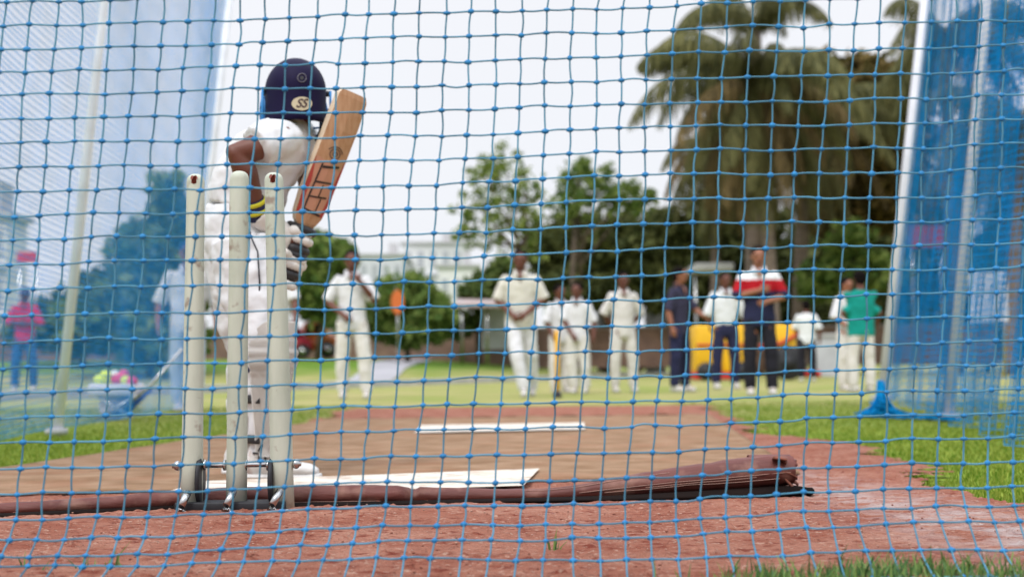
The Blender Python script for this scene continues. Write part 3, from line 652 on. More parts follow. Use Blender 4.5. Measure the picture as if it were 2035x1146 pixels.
def person(px, fy, ty, phi, label, shirt=WHITE, trou=CREAM, hemz=0.46, el=None, hl=None, er=None, hr=None, fl=(-.06, 0), fr=(.06, 0),
           kl=0.0, kr=0.0, skin=SKIN, hairm=HAIR, sleeve=0.55, look=0.0, group='players and coaches on the outfield', shoes=SHOEM, D=None, bands=None, shorts=False,
           curl=0.5, collar=True, build=1.0, leg=1.0, tilt=0.0, cap=None, lift=(0, 0)):
    """phi: facing, 0 = towards the camera, turning anticlockwise seen from above. l / r are the viewer's left and right when phi = 0."""
    g = G(px, fy) if D is None else P(px, fy, D)
    D = g.y; base = Vector((g.x, D, g.z if lift[0] else 0.0)); H = P(px, ty, D).z-base.z
    ca, sa = math.cos(phi), math.sin(phi)
    def T(x, y, z): return Vector((x*ca-y*sa, x*sa+y*ca, z))*H
    def dirv(x, y, z): return Vector((x*ca-y*sa, x*sa+y*ca, z))
    B = build
    sh = [T(-.094*B, 0, .80), T(.094*B, 0, .80)]
    el = T(*(el or (-.15*B, .01, .645))); hl = T(*(hl or (-.155*B, -.03, .50))); er = T(*(er or (.15*B, .01, .645))); hr = T(*(hr or (.155*B, -.03, .50)))
    hip = [T(-.05, 0, .50), T(.05, 0, .50)]; ft = [T(fl[0], fl[1], .045), T(fr[0], fr[1], .045)]
    kn = [(hip[0]+ft[0])/2+T(-.01, -kl-.01, 0.0), (hip[1]+ft[1])/2+T(.01, -kr-.01, 0.0)]
    bm = bmesh.new()
    hc = T(0, -0.012+tilt*-.03, .932); lookv = dirv(math.sin(look), -math.cos(look), -tilt)
    cap_(bm, T(0, .008, .80), T(0, -.0, .89), .036*H, .032*H)
    eyes, mouth, M = head(bm, hc, .135*H, lookv)
    zl = [(.45, .075, .055), (.52, .088, .06), (.6, .075, .052), (.7, .085, .058), (.78, .085, .05), (.81, .07, .045), (.84, .036, .035)]
    zloft(bm, [(0, 0, z*H, a*H*B, b*H) for z, a, b in zl], phi)
    for s_, e_, h_, sd_ in ((sh[0], el, hl, 1), (sh[1], er, hr, -1)):
        cap_(bm, s_, e_, .028*H, .025*H); w2 = e_+(h_-e_)*0.92; cap_(bm, e_, w2, .026*H, .017*H)
        hd = (h_-e_); pn = (T(0, 0, h_.z/H)-h_); pn.z = 0
        if pn.length < 1e-3: pn = dirv(0, -1, 0)
        hand(bm, w2, hd, .098*H, curl, pn, sd_)
    for a, k, f_ in ((hip[0], kn[0], ft[0]), (hip[1], kn[1], ft[1])):
        cap_(bm, a, k, .055*H, .038*H); cap_(bm, k, f_, .038*H, .022*H)
        cap_(bm, f_-T(0, -.01, .015), f_+T(0, -.07, -.025), .02*H, .018*H)
    body = soft('person', bm, skin, None, base, voxel=0.0068 if H > 1.2 else .006, sm=3); tag(body, label, 'person', group)
    for e_ in eyes:
        bm = bmesh.new(); ell(bm, e_, (.010*H, .006*H, .006*H), M, 10); obj('eye', bm, EYE, body)
    bm = bmesh.new(); ell(bm, mouth, (.020*H, .006*H, .007*H), M, 10); obj('mouth', bm, LIP, body)
    # hair
    s = .135*H; f = lookv.normalized(); r_ = f.cross(Vector((0, 0, 1))).normalized(); u_ = r_.cross(f)
    bm = bmesh.new(); ell(bm, hc+u_*s*.17-f*s*.06, (s*.40, s*.45, s*.40), M); ell(bm, hc-u_*s*.05-f*s*.2, (s*.36, s*.27, s*.33), M)
    if cap is None: soft('hair', bm, hairm, body, voxel=.006, sm=2, disp=.012, dscale=.03)
    else:
        soft('cap', bm, cap, body, voxel=.007, sm=2)
        bm = bmesh.new(); ell(bm, hc+u_*s*.16+f*s*.48, (s*.28, s*.28, s*.03), M); obj('cap_peak', bm, cap, body)
    # trousers
    bm = bmesh.new(); zloft(bm, [(0, 0, z*H, a*H*B, b*H) for z, a, b in ((.445, .085, .062), (.5, .094, .068), (.56, .086, .062), (.59, .08, .058))], phi)
    for a, k, f_ in ((hip[0], kn[0], ft[0]), (hip[1], kn[1], ft[1])):
        if shorts: cap_(bm, a, a.lerp(k, .8), .058*H*leg, .055*H*leg)
        else:
            hem = f_+T(0, .004, .0); cap_(bm, a, k, .056*H*leg, .048*H*leg)
            d = (hem-k).normalized(); u, v = frame(d); loft(bm, [(k, u*.048*H*leg, v*.048*H*leg), (k.lerp(hem, .5), u*.043*H*leg, v*.043*H*leg), (hem, u*.040*H*leg, v*.042*H*leg)], 14)
    soft('trousers', bm, trou, body, voxel=.011, sm=3, disp=.014*H, dscale=.09)
    # shirt
    mats = bands or shirt
    bm = bmesh.new(); zz_ = [(hemz, .094, .07), (.52, .095, .07), (.6, .092, .064), (.7, .096, .064), (.765, .10, .060), (.80, .094, .054), (.825, .066, .046), (.845, .038, .036)]
    if hemz > .5: zz_ = [(hemz, .086, .063)]+zz_[2:]
    zloft(bm, [(0, 0, z*H, a*H*B, b*H) for z, a, b in zz_], phi)
    for s_, e_, h_ in ((sh[0], el, hl), (sh[1], er, hr)):
        if sleeve <= 1: q = s_.lerp(e_, sleeve+.1); cap_(bm, s_, s_.lerp(q, .5), .034*H, .036*H); d = (q-s_).normalized(); u, v = frame(d); loft(bm, [(s_.lerp(q, .3), u*.036*H, v*.036*H), (q+d*.02*H, u*.044*H, v*.042*H)], 14)
        else: cap_(bm, s_, e_, .042*H, .036*H); cap_(bm, e_, e_.lerp(h_, .8), .036*H, .028*H)
    so_ = soft('shirt', bm, shirt, body, voxel=.0105, sm=2, disp=.013*H, dscale=.08)
    if bands:
        so_.data.materials.clear()
        for q in bands: so_.data.materials.append(q[1])
        zs = np.array([bands_z(p.center.z/H, bands) for p in so_.data.polygons], dtype=np.int32); so_.data.polygons.foreach_set('material_index', zs)
    if collar and abs(math.cos(phi)) > .3:
        bm = bmesh.new()
        for k in (-1, 1):
            loft(bm, [(T(k*.012, -.058, .80), T(.003, 0, 0), T(0, .003, .003)), (T(k*.032, -.056, .832), T(.014, 0, 0), T(0, .006, .008)), (T(k*.038, -.02, .86), T(.012, 0, .0), T(0, .02, .008)), (T(k*.02, .035, .862), T(.01, 0, 0), T(0, .008, .01)), (T(0, .04, .862), T(.006, 0, 0), T(0, .005, .01))], 8)
        obj('collar', bm, shirt, body)
        bm = bmesh.new(); loft(bm, [(T(0, -.066, .775), T(.002, 0, 0), T(0, .003, .0)), (T(0, -.058, .81), T(.012, 0, 0), T(0, .008, 0)), (T(0, -.04, .84), T(.022, 0, 0), T(0, .012, 0))], 10); obj('neckline', bm, skin, body)
    for f_ in ft:
        bm = bmesh.new(); cap_(bm, f_+T(0, .018, -.022), f_+T(0, -.075, -.03), .024*H, .021*H); cap_(bm, f_+T(0, .012, -.005), f_+T(0, -.03, -.015), .024*H, .022*H)
        sh_ = soft('shoe', bm, shoes, body, voxel=.009, sm=1)
        bm = bmesh.new(); box(bm, f_+T(0, -.028, -.042), (.045*H, .125*H, .010*H), Matrix.Rotation(phi, 3, 'Z'), bev=.003); obj('sole', bm, mat('sole_grey', (.3, .29, .27), rough=.8), sh_)
    return body, T, H
def bands_z(z, bands):
    for i, (lo, _) in enumerate(bands):
        if z >= lo: return i
    return len(bands)-1
PI = math.pi
# left bowler raising the ball to his chest
person(700, 790, 498, 0.05, 'boy in white kit left of centre raising one hand to his chest', el=(-.165, .0, .655), hl=(-.04, -.10, .545), er=(.15, -.03, .66), hr=(.055, -.12, .79), fl=(-.065, .02), fr=(.10, -.04), sleeve=.75, shirt=cloth('w2', (.63, .62, .64)), curl=1.2)
person(1036, 786, 497, -0.02, 'boy in cream shirt walking towards the camera with both hands low in front', shirt=cloth('w3', (.59, .56, .50)), el=(-.155, .0, .655), hl=(-.05, -.10, .545), er=(.16, .0, .66), hr=(.03, -.12, .55), fl=(.02, -.12), fr=(.075, .10), kl=.03, kr=.02, sleeve=.75, trou=WHITE, curl=1.1, build=1.12)
person(1113, 764, 566, 0.5, 'boy in whites behind the yellow stump, left of the waiting pair', el=(-.14, 0, .65), hl=(-.12, -.08, .53), sleeve=.8, D=18.6, leg=1.05)
person(1149, 762, 562, -0.25, 'boy in whites behind the yellow stump, right of the waiting pair', el=(-.12, -.04, .66), hl=(-.03, -.09, .52), fl=(-.03, 0), fr=(.07, 0), sleeve=.8, D=18.0, shirt=cloth('w2', (.63, .62, .64)), leg=1.05)
person(1240, 778, 541, 0.15, 'boy in cream whites standing alone with hands behind his back', el=(-.155, .03, .66), hl=(-.07, .09, .53), er=(.155, .03, .66), hr=(.07, .09, .53), shirt=CREAM, fl=(-.075, 0), fr=(.085, 0), sleeve=.85)
person(1352, 777, 531, 0.9, 'man in navy polo shirt and trousers looking to the right', shirt=cloth('navy_polo', (.035, .033, .06)), trou=NAVY, er=(.13, -.06, .67), hr=(.12, -.16, .60), fl=(-.08, 0), fr=(.08, 0), sleeve=.8, skin=SKIN2, look=.3)
person(1444, 771, 541, 0.1, 'man in white polo and navy trousers beside the yellow cart', trou=NAVY, el=(-.15, .0, .66), hl=(-.13, .05, .55), fl=(-.09, 0), fr=(.08, 0), sleeve=1.0, hemz=.53, shirt=cloth('w4', (.66, .67, .69)), build=1.1)
cz = [(.775, cloth('w5', (.7, .71, .74))), (.70, cloth('red_cotton', (.40, .012, .02))), (0, NAVY)]
person(1512, 784, 490, -0.05, 'coach in white, red and navy striped shirt with forearms raised in front', bands=cz, trou=BLACK, el=(-.15, -.02, .665), hl=(.0, -.11, .70), er=(.165, .0, .66), hr=(.03, -.13, .62), fl=(-.07, .0), fr=(.075, -.02), sleeve=.85, skin=SKIN2, build=1.15, curl=.9)
person(1605, 757, 597, PI-.1, 'small child seen from behind in white tee and black trousers', trou=BLACK, shirt=cloth('w4', (.66, .67, .69)), fl=(-.075, 0), fr=(.075, 0), sleeve=.8, collar=False, hemz=.46, build=1.05, er=(.14, -.03, .66), hr=(.10, -.12, .58), group='players and coaches on the outfield')
person(1684, 775, 552, 0.6, 'boy in white kit half hidden behind the boy in teal', D=18.4, el=(-.14, 0, .65), hl=(-.09, -.1, .56), sleeve=.9, fl=(-.06, 0), fr=(.06, 0), skin=SKIN2)
person(1714, 778, 538, PI+.12, 'boy in teal shirt and cream trousers with his back to the camera', shirt=cloth('teal_cotton', (.008, .24, .20), var=.1), el=(.15, .0, .65), hl=(.07, -.10, .60), er=(-.16, 0, .65), hr=(-.14, -.05, .52), fl=(-.07, 0), fr=(.075, 0), sleeve=.8, collar=False, build=1.22)
person(372, 814, 482, 0.2, 'coach in white shirt and pale trousers behind the left stump', shirt=WHITE, trou=cloth('pale_denim', (.45, .5, .58)), fl=(-.05, 0), fr=(.05, 0), sleeve=.85, cap=cloth('navy_cap', (.02, .04, .12)), skin=SKIN2, build=1.1)
person(553, 788, 508, -0.3, 'boy in white shirt almost hidden behind the right stump', fl=(-.05, 0), fr=(.05, 0), er=(.14, -.02, .66), hr=(.17, -.08, .53), sleeve=.6, group='players and coaches on the outfield')
person(48, 776, 572, 0.1, 'man in crimson shirt and blue jeans behind the left net', shirt=cloth('crimson_cotton', (.5, .015, .07)), trou=cloth('jeans', (.04, .10, .25)), el=(-.15, -.03, .66), hl=(-.03, -.1, .66), er=(.15, -.03, .66), hr=(.03, -.1, .64), fl=(-.09, 0), fr=(.09, 0), sleeve=.9, cap=cloth('blue_cap', (.03, .07, .2)), hemz=.47)
# yellow single stump
g = G(1108, 790); root = empty('stump', g); tag(root, 'yellow single stump with black base standing beside the cream shirted boy', 'stump'); t = P(1109, 655, g.y)-g
bm = bmesh.new(); zloft(bm, [(0, 0, .06, .024, .024), (0, 0, t.z*.5, .024, .024), (0, 0, t.z-.02, .023, .023), (0, 0, t.z, .012, .012)], 0, 14); obj('post', bm, mat('yellow_plastic', (.75, .38, .012), rough=.5, var=.05), root)
bm = bmesh.new(); zloft(bm, [(0, 0, 0, .05, .05), (0, 0, .03, .045, .045), (0, 0, .075, .026, .026)], 0, 14); obj('rubber_base', bm, RUBBER, root)

# ------------------------------------------------------------------ batter
DB = 4.07; SB = DB/F
g = G(535, 957); ROOT = Vector((g.x, DB, 0))
def Bp(px, py, dy=0.0): return P(px, py, DB+dy)-ROOT
bm = bmesh.new()
hipN, kneeN, ankN = Bp(478, 478, -.07), Bp(520, 690, -.10), Bp(522, 905, -.04)
hipF, kneeF, ankF = Bp(462, 478, .07), Bp(492, 690, .10), Bp(478, 905, .16)
shN, elN, wrN = Bp(556, 272, -.12), Bp(476, 308, -.20), Bp(513, 425, -.10)
shF, elF, wrF = Bp(600, 268, .13), Bp(618, 390, .14), Bp(590, 520, .03)
cap_(bm, hipN, kneeN, .055, .045); cap_(bm, kneeN, ankN, .045, .03); cap_(bm, hipF, kneeF, .055, .045); cap_(bm, kneeF, ankF, .048, .03)
for an, dx in ((ankN, .1), (ankF, .1)): cap_(bm, an+Vector((-.01, 0, -.02)), an+Vector((.10, -.01, -.045)), .028, .022)
tors = [(Bp(478, 470), .06, .075), (Bp(486, 420), .06, .07), (Bp(505, 365), .07, .07), (Bp(540, 310), .075, .08), (Bp(570, 268), .05, .07), (Bp(585, 240), .03, .04)]
up_ = (tors[3][0]-tors[1][0]).normalized(); fx = Vector((up_.z, 0, -up_.x))
loft(bm, [(c, fx*a, Vector((0, b, 0))) for c, a, b in tors], 18)
cap_(bm, Bp(588, 258, -.0), Bp(604, 200, .0), .036, .036)
HC = Bp(590, 178, 0.0); LOOK = Vector((-.32, .93, -.05)).normalized()
head(bm, HC-Vector((0, 0, .01)), .19, LOOK)
cap_(bm, shN, elN.lerp(shN, .35), .042, .038); cap_(bm, elN.lerp(shN, .35), Bp(463, 301, -.20), .037, .021); cap_(bm, Bp(466, 306, -.20), elN.lerp(wrN, .25), .022, .035); cap_(bm, elN.lerp(wrN, .3), wrN, .036, .023)
cap_(bm, shF, elF, .038, .033); cap_(bm, elF, wrF, .033, .022)
# bat axis
ba, bb = Bp(557, 566, -.015), Bp(600, 452, -.015); bdir = (bb-ba).normalized()
def hold(bm, c, fromw, s):
    # palm beside the handle, fingers wrapped round it
    side = (c-fromw); side = (side-bdir*side.dot(bdir)).normalized(); perp = bdir.cross(side)
    cap_(bm, fromw, c-side*.028, .022, .026); loft(bm, [(c-side*.03-bdir*.036, side*.016, perp*.028), (c-side*.028, side*.018, perp*.032), (c-side*.03+bdir*.036, side*.016, perp*.028)], 10)
    for k in range(4):
        o = c+bdir*(-.03+.02*k); pp = []
        for a in (200, 255, 310, 365, 410): q = R(a); pp.append(o+side*(math.cos(q)*.026)+perp*(math.sin(q)*.026))
        for p, q in zip(pp[:-1], pp[1:]): cap_(bm, p, q, .0085, .008, 8)
    th = c-side*.02+perp*.02+bdir*.02; cap_(bm, th, th+side*.03+bdir*.025+perp*.006, .0095, .008, 8)
    return side, perp
hN, hF = ba.lerp(bb, .73), ba.lerp(bb, .30)
hold(bm, hN, wrN+(hN-wrN)*.35, 1); hold(bm, hF, wrF, 1)
batter = soft('person', bm, SKIN, None, ROOT, voxel=.0055, sm=3)
tag(batter, 'young batter in whites and navy helmet with bat raised, seen from behind at the stumps', 'person')
BW = cloth('batter_white', (.66, .655, .67), bump=.012, bscale=8)
# trousers
bm = bmesh.new(); loft(bm, [(Bp(484, 408), Vector((.104, 0, .0)), Vector((0, .112, 0))), (Bp(478, 440), Vector((.104, 0, 0)), Vector((0, .125, 0))), (Bp(474, 490), Vector((.098, 0, 0)), Vector((0, .13, 0))), (Bp(480, 520), Vector((.09, 0, 0)), Vector((0, .12, 0)))], 20)
for h, k, a in ((hipN, kneeN, ankN), (hipF, kneeF, ankF)):
    u, v = frame((k-h)); loft(bm, [(h, u*.086, v*.092), (h.lerp(k, .3), u*.092, v*.09), (h.lerp(k, .6), u*.082, v*.083), (k, u*.066, v*.068)], 18)
    u, v = frame((a-k)); loft(bm, [(k-(a-k)*.05, u*.06, v*.062), (k.lerp(a, .4), u*.055, v*.055), (k.lerp(a, .97), u*.036, v*.04)], 18)
tr = soft('trousers', bm, BW, batter, voxel=.007, sm=2, disp=.026, dscale=.07)
bm = bmesh.new()
pip = [(492, 428, -.13), (494, 460, -.155), (512, 500, -.16), (516, 560, -.16), (514, 620, -.158), (530, 650, -.155), (533, 685, -.15)]
tube(bm, [Bp(*p) for p in pip], .0022, 6); obj('piping', bm, BLACK, tr)
# shirt
bm = bmesh.new()
st = [(Bp(488, 420), .112, .118), (Bp(488, 396), .114, .116), (Bp(500, 360), .118, .114), (Bp(522, 325), .124, .118), (Bp(545, 292), .115, .122), (Bp(565, 262), .090, .108), (Bp(576, 243), .058, .07), (Bp(582, 230), .042, .052)]
loft(bm, [(c, (fx*.6+Vector((.4, 0, 0)))*a, Vector((0, b, 0))) for c, a, b in st], 20)
u, v = frame(elN-shN); cap_(bm, shN+Vector((.01, .02, 0)), shN.lerp(elN, .3), .052, .052); loft(bm, [(shN, u*.052, v*.052), (shN.lerp(elN, .3), u*.052, v*.058), (shN.lerp(elN, .58), u*.058, v*.064)], 18)
u, v = frame(elF-shF); cap_(bm, shF, shF.lerp(elF, .3), .05, .05); loft(bm, [(shF, u*.05, v*.05), (shF.lerp(elF, .6), u*.054, v*.054)], 18)
soft('shirt', bm, BW, batter, voxel=.0075, sm=3, disp=.022, dscale=.05)
bm = bmesh.new(); loft(bm, [(Bp(577, 240), Vector((.050, 0, .006)), Vector((0, .060, .0))), (Bp(584, 229), Vector((.052, 0, .004)), Vector((0, .062, 0))), (Bp(590, 221), Vector((.044, 0, .002)), Vector((0, .052, 0)))], 20); soft('collar', bm, BW, batter, voxel=.006, sm=2, disp=.006)
# wrist band
u, v = frame(wrN-elN); bm = bmesh.new()
cu = [(elN.lerp(wrN, t_), .028) for t_ in (.74, 1.06)]; loft(bm, [(cu[0][0], u*.030, v*.030), (cu[1][0], u*.034, v*.034)], 20); wb = obj('wristband', bm, cloth('band_navy', (.03, .03, .07)), batter)
for t_ in (.76, .90): 
    bm = bmesh.new(); loft(bm, [(elN.lerp(wrN, t_), u*.0325, v*.0325), (elN.lerp(wrN, t_+.06), u*.0338, v*.0338)], 20); obj('band_stripe', bm, mat('band_yellow', (.6, .55, .03), rough=.8), wb)
# gloves
GLW = mat('glove_white', (.66, .62, .58), rough=.55, var=.06, vscale=20); GLB = mat('glove_black', (.02, .018, .02), rough=.5)
def glove(c, fromw):
    side = (c-fromw); side = (side-bdir*side.dot(bdir)).normalized(); perp = bdir.cross(side)
    gr = None
    bm = bmesh.new(); u, v = frame((c-side*.03)-fromw)
    loft(bm, [(fromw.lerp(c, -.02), u*.036, v*.036), (fromw.lerp(c, .12), u*.036, v*.037), (fromw.lerp(c, .4), u*.033, v*.033), (c-side*.036, u*.034, v*.038)], 16); ell(bm, c-side*.034, (.024, .03, .045))
    gr = soft('glove', bm, GLW, batter, voxel=.005, sm=2)
    for k in range(4):
        o = c+bdir*(-.045+.029*k); bm = bmesh.new(); pp = []
        for a in (195, 240, 285, 330, 375, 415): q = R(a); pp.append(o+side*(math.cos(q)*.034)+perp*(math.sin(q)*.034))
        for i, (p, q) in enumerate(zip(pp[:-1], pp[1:])): cap_(bm, p, q, .0142, .0138, 10)
        pp2 = []
        for a in (165, 120, 80, 50): q = R(a); pp2.append(o+side*(math.cos(q)*.034)+perp*(math.sin(q)*.034))
        for i, (p, q) in enumerate(zip(pp2[:-1], pp2[1:])): cap_(bm, p, q, .0142, .0135, 10)
        soft('finger', bm, GLB if k in (1, 3) else GLW, gr, voxel=.004, sm=1)
    bm = bmesh.new(); th = c-side*.015-Vector((0, .032, 0))+bdir*.03; cap_(bm, th, th+side*.05+bdir*.008, .016, .013); soft('thumb', bm, GLW, gr, voxel=.004, sm=1)
glove(hN, wrN); glove(hF, wrF)
# pads
PADM = mat('pad_cream', (.68, .64, .60), rough=.6, var=.06, vscale=10, bump=.002, bscale=30, dirt=((.40, .26, .20), 14, .58, .75, .5))
PADN = mat('pad_navy', (.03, .03, .13), rough=.6)
def pad(top, knee, ank, face, dy, near):
    root_ = None; bm = bmesh.new(); nu, nv = 56, 60; vs = []
    f0 = math.atan2(face.y, face.x)
    for j in range(nv+1):
        t = j/nv; c = ank.lerp(knee, t/.68) if t < .68 else knee.lerp(top, (t-.68)/.32)
        rr = lerp(.044, .068, sstep(t/.55)) + (.010*math.sin(math.pi*min(1, max(0, (t-.55)/.28)))); 
        if t > .83: rr += .004
        if t < .06: rr += .008*(1-t/.06)
        span = R(lerp(88, 108, t)) if t < .8 else R(108)*(1-.35*((t-.8)/.2)**2)
        for i in range(nu+1):
            s = i/nu*2-1; a = f0+s*span; rib = .0045*abs(math.cos(s*span*3.6)) if t < .6 or t > .86 else 0
            kr = .007*abs(math.sin((t-.6)/.26*3*math.pi)) if .6 <= t <= .86 else 0
            r2 = rr+rib+kr; vs.append(bm.verts.new(c+Vector((math.cos(a)*r2, math.sin(a)*r2, 0))))
    for j in range(nv):
        for i in range(nu): a = j*(nu+1)+i; bm.faces.new((vs[a], vs[a+1], vs[a+nu+2], vs[a+nu+1]))
    bmesh.ops.solidify(bm, geom=bm.faces[:], thickness=.014); bmesh.ops.recalc_face_normals(bm, faces=bm.faces)
    pr = obj('leg_pad', bm, PADM, batter)
    for t, ww in ((.12, .012), (.40, .012), (.66, .016)):
        c = ank.lerp(knee, t/.68); bm = bmesh.new(); rr = lerp(.046, .068, sstep(t/.55)); pts = []
        for k in range(13):
            a = f0+R(75+210*k/12); pts.append(c+Vector((math.cos(a)*rr*.99, math.sin(a)*rr*.99, .0)))
        rings = []
        for k, p in enumerate(pts): d = (p-c).normalized(); rings.append((p, d*.002, Vector((0, 0, ww))))
        loft(bm, rings, 8); obj('strap', bm, GLB, pr)
    bm = bmesh.new(); c = knee.lerp(top, .1)
    rings = []
    for k in range(9):
        a = f0-R(118)+R(30)*k/8; t = k/8; p = c+Vector((math.cos(a)*.064, math.sin(a)*.064, -.03+.08*t)); rings.append((p, Vector((math.cos(a), math.sin(a), 0))*.010, Vector((0, 0, .02+.012*math.sin(math.pi*t)))))
    loft(bm, rings, 10); obj('knee_roll', bm, PADN, pr)
fc = Vector((.93, -.36, 0)).normalized()
pad(Bp(538, 640, -.10), Bp(533, 712, -.10), Bp(524, 905, -.045), fc, 0, True)
pad(Bp(520, 640, .10), Bp(505, 712, .10), Bp(482, 905, .155), Vector((.97, .2, 0)), 0, False)
# shoes
for an, dirx, dz in ((ankN, Vector((1, -.12, 0)).normalized(), 0), (ankF, Vector((1, .1, 0)).normalized(), 0)):
    dirx = dirx; v = Vector((-dirx.y, dirx.x, 0)); b = Vector((an.x, an.y, 0)); b.z = .02
    bm = bmesh.new()
    loft(bm, [(b-dirx*.048+Vector((0, 0, .03)), v*.012, Vector((0, 0, .02))), (b-dirx*.04+Vector((0, 0, .035)), v*.03, Vector((0, 0, .035))), (b+Vector((0, 0, .04)), v*.035, Vector((0, 0, .042))), (b+dirx*.05+Vector((0, 0, .03)), v*.036, Vector((0, 0, .033))), (b+dirx*.10+Vector((0, 0, .02)), v*.04, Vector((0, 0, .022))), (b+dirx*.14+Vector((0, 0, .017)), v*.033, Vector((0, 0, .018))), (b+dirx*.162+Vector((0, 0, .013)), v*.015, Vector((0, 0, .01)))], 18)
    cap_(bm, b+Vector((-.01, 0, .06)), b+Vector((0, 0, .085)), .034, .033)
    sh_ = soft('shoe', bm, SHOEM, batter, voxel=.005, sm=2)
    bm = bmesh.new(); loft(bm, [(b+dirx*x+Vector((0, 0, -.001)), v*w_, Vector((0, 0, .010))) for x, w_ in ((-.055, .014), (-.045, .032), (0, .037), (.05, .037), (.10, .043), (.145, .036), (.17, .014))], 14); obj('sole', bm, mat('sole_white', (.6, .58, .56), rough=.6), sh_)
    bm = bmesh.new()
    for k in range(4):
        c = b+dirx*(.035+.02*k)+Vector((0, 0, .066-.011*k)); tube(bm, [c-v*.025+Vector((0, 0, -.008)), c+Vector((0, 0, .003)), c+v*.025+Vector((0, 0, -.008))], .0022, 6)
    obj('laces', bm, mat('lace_grey', (.35, .35, .38)), sh_)
    if an is ankN:
        bm = bmesh.new()
        for k in range(9): 
            a = random.uniform(0, 6.28); c = an+Vector((math.cos(a)*.02+.0, math.sin(a)*.02-.03, random.uniform(-.01, .035))); tube(bm, [c, c+Vector((random.gauss(0, .008), -.012, random.uniform(.005, .02))), c+Vector((random.gauss(0, .014), -.015, random.uniform(-.02, .01)))], .0026, 6)
        obj('ankle_buckle', bm, GLB, batter)
# helmet
HM = mat('helmet_navy', (.007, .004, .028), rough=.6, spec=.12, var=.1, vscale=3)
bm = bmesh.new(); f = LOOK; f = Vector((f.x, f.y, 0)).normalized(); r_ = Vector((f.y, -f.x, 0)); nu, nv = 48, 26; rowv = []
for j in range(nv+1):
    t = j/nv; th = R(2+ (t*116)); row = []
    for i in range(nu):
        a = 2*math.pi*i/nu; fr = math.cos(a); sd_ = math.sin(a)
        tt = th if fr < .25 else R(2)+(th-R(2))*lerp(1, .72, sstep((fr-.25)/.4))
        rx, ry, rz_ = .088, .108, .098
        q = Vector((0, 0, 0))+f*(fr*ry*math.sin(min(tt, R(92))))+r_*(sd_*rx*math.sin(min(tt, R(92))))+Vector((0, 0, rz_*math.cos(min(tt, R(92)))))
        if tt > R(92): q += Vector((0, 0, -(tt-R(92))*.21)); 
        if tt > R(100) and fr < -.2: q += f*fr*(tt-R(100))*.03
        row.append(bm.verts.new(HC+Vector((-.004, 0, -.008))+q))
    rowv.append(row)
for a, b in zip(rowv[:-1], rowv[1:]):
    for i in range(nu): bm.faces.new((a[i], a[(i+1) % nu], b[(i+1) % nu], b[i]))
bm.faces.new(rowv[0]); bmesh.ops.recalc_face_normals(bm, faces=bm.faces); bmesh.ops.solidify(bm, geom=bm.faces[:], thickness=.006)
helm = obj('helmet', bm, HM, batter)
HC2 = HC+Vector((-.004, 0, -.008))
def on_helm(px, py, out=0.0):       # point on the helmet's back surface under a pixel
    o = CAM-ROOT-HC2; d = ray(px, py); ax = (r_, f, Vector((0, 0, 1))); rad = (.088+out, .108+out, .098+out)
    o2 = Vector([o.dot(a)/k for a, k in zip(ax, rad)]); d2 = Vector([d.dot(a)/k for a, k in zip(ax, rad)])
    if py > 190: o2.z = 0; d2.z = 0
    A, B_, C_ = d2.dot(d2), 2*o2.dot(d2), o2.dot(o2)-1; dis = max(0, B_*B_-4*A*C_); t = (-B_-math.sqrt(dis))/(2*A)
    return CAM+d*t-ROOT
bm = bmesh.new(); tube(bm, [on_helm(600+8.5*math.cos(a), 155+8.5*math.sin(a), .001) for a in np.linspace(0, 2*PI, 17)], .0016, 6); obj('vent_ring', bm, mat('vent_grey', (.10, .09, .11), rough=.4), helm)
bm = bmesh.new(); vv = [bm.verts.new(on_helm(600+4*math.cos(a), 155+4*math.sin(a), .0012)) for a in np.linspace(0, 2*PI, 13)[:-1]]; bm.faces.new(vv); obj('vent_hole', bm, GLB, helm)
bm = bmesh.new(); N_ = 32; prev = None
for rr_ in (0.02, .35, .7, 1.0):
    cur = [bm.verts.new(on_helm(600+20.5*rr_*math.cos(a), 206+13.5*rr_*math.sin(a), .007)) for a in np.linspace(0, 2*PI, N_+1)[:-1]]
    if prev:
        for i in range(N_): bm.faces.new((prev[i], prev[(i+1) % N_], cur[(i+1) % N_], cur[i]))
    prev = cur
badge = obj('badge', bm, mat('badge_cream', (.52, .44, .30), rough=.5), helm)
def text_on(txt, size, m_, parent, name, fn, ext=.0004):
    cu = bpy.data.curves.new('t', 'FONT'); cu.body = txt; cu.size = size; cu.align_x = 'CENTER'; cu.align_y = 'CENTER'; cu.offset = size*.02; cu.resolution_u = 4
    o = bpy.data.objects.new('t', cu); COL.objects.link(o); dg = bpy.context.evaluated_depsgraph_get(); me = bpy.data.meshes.new_from_object(o.evaluated_get(dg)); bpy.data.objects.remove(o)
    bm = bmesh.new(); bm.from_mesh(me); bmesh.ops.triangulate(bm, faces=bm.faces)
    for v in bm.verts: v.co = fn(v.co.x, v.co.y)
    for e in list(bm.edges): pass
    me2 = bpy.data.meshes.new(name); bm.to_mesh(me2); bm.free(); me2.materials.clear(); return link(name, me2, m_, parent, smooth=False)
text_on('SS', 24, mat('badge_ink', (.07, .04, .04)), badge, 'badge_lettering', lambda x, y: on_helm(601+x+y*.35, 206-y, .0082))
for dx_, s_ in ((-1, 1), (1, 1)):
    bm = bmesh.new(); c = HC2+r_*(.092*dx_)+f*.0+Vector((0, 0, .0)); tube(bm, [c-r_*.006*dx_, c+r_*.006*dx_], .009, 12); obj('grille_screw', bm, GLB, helm)
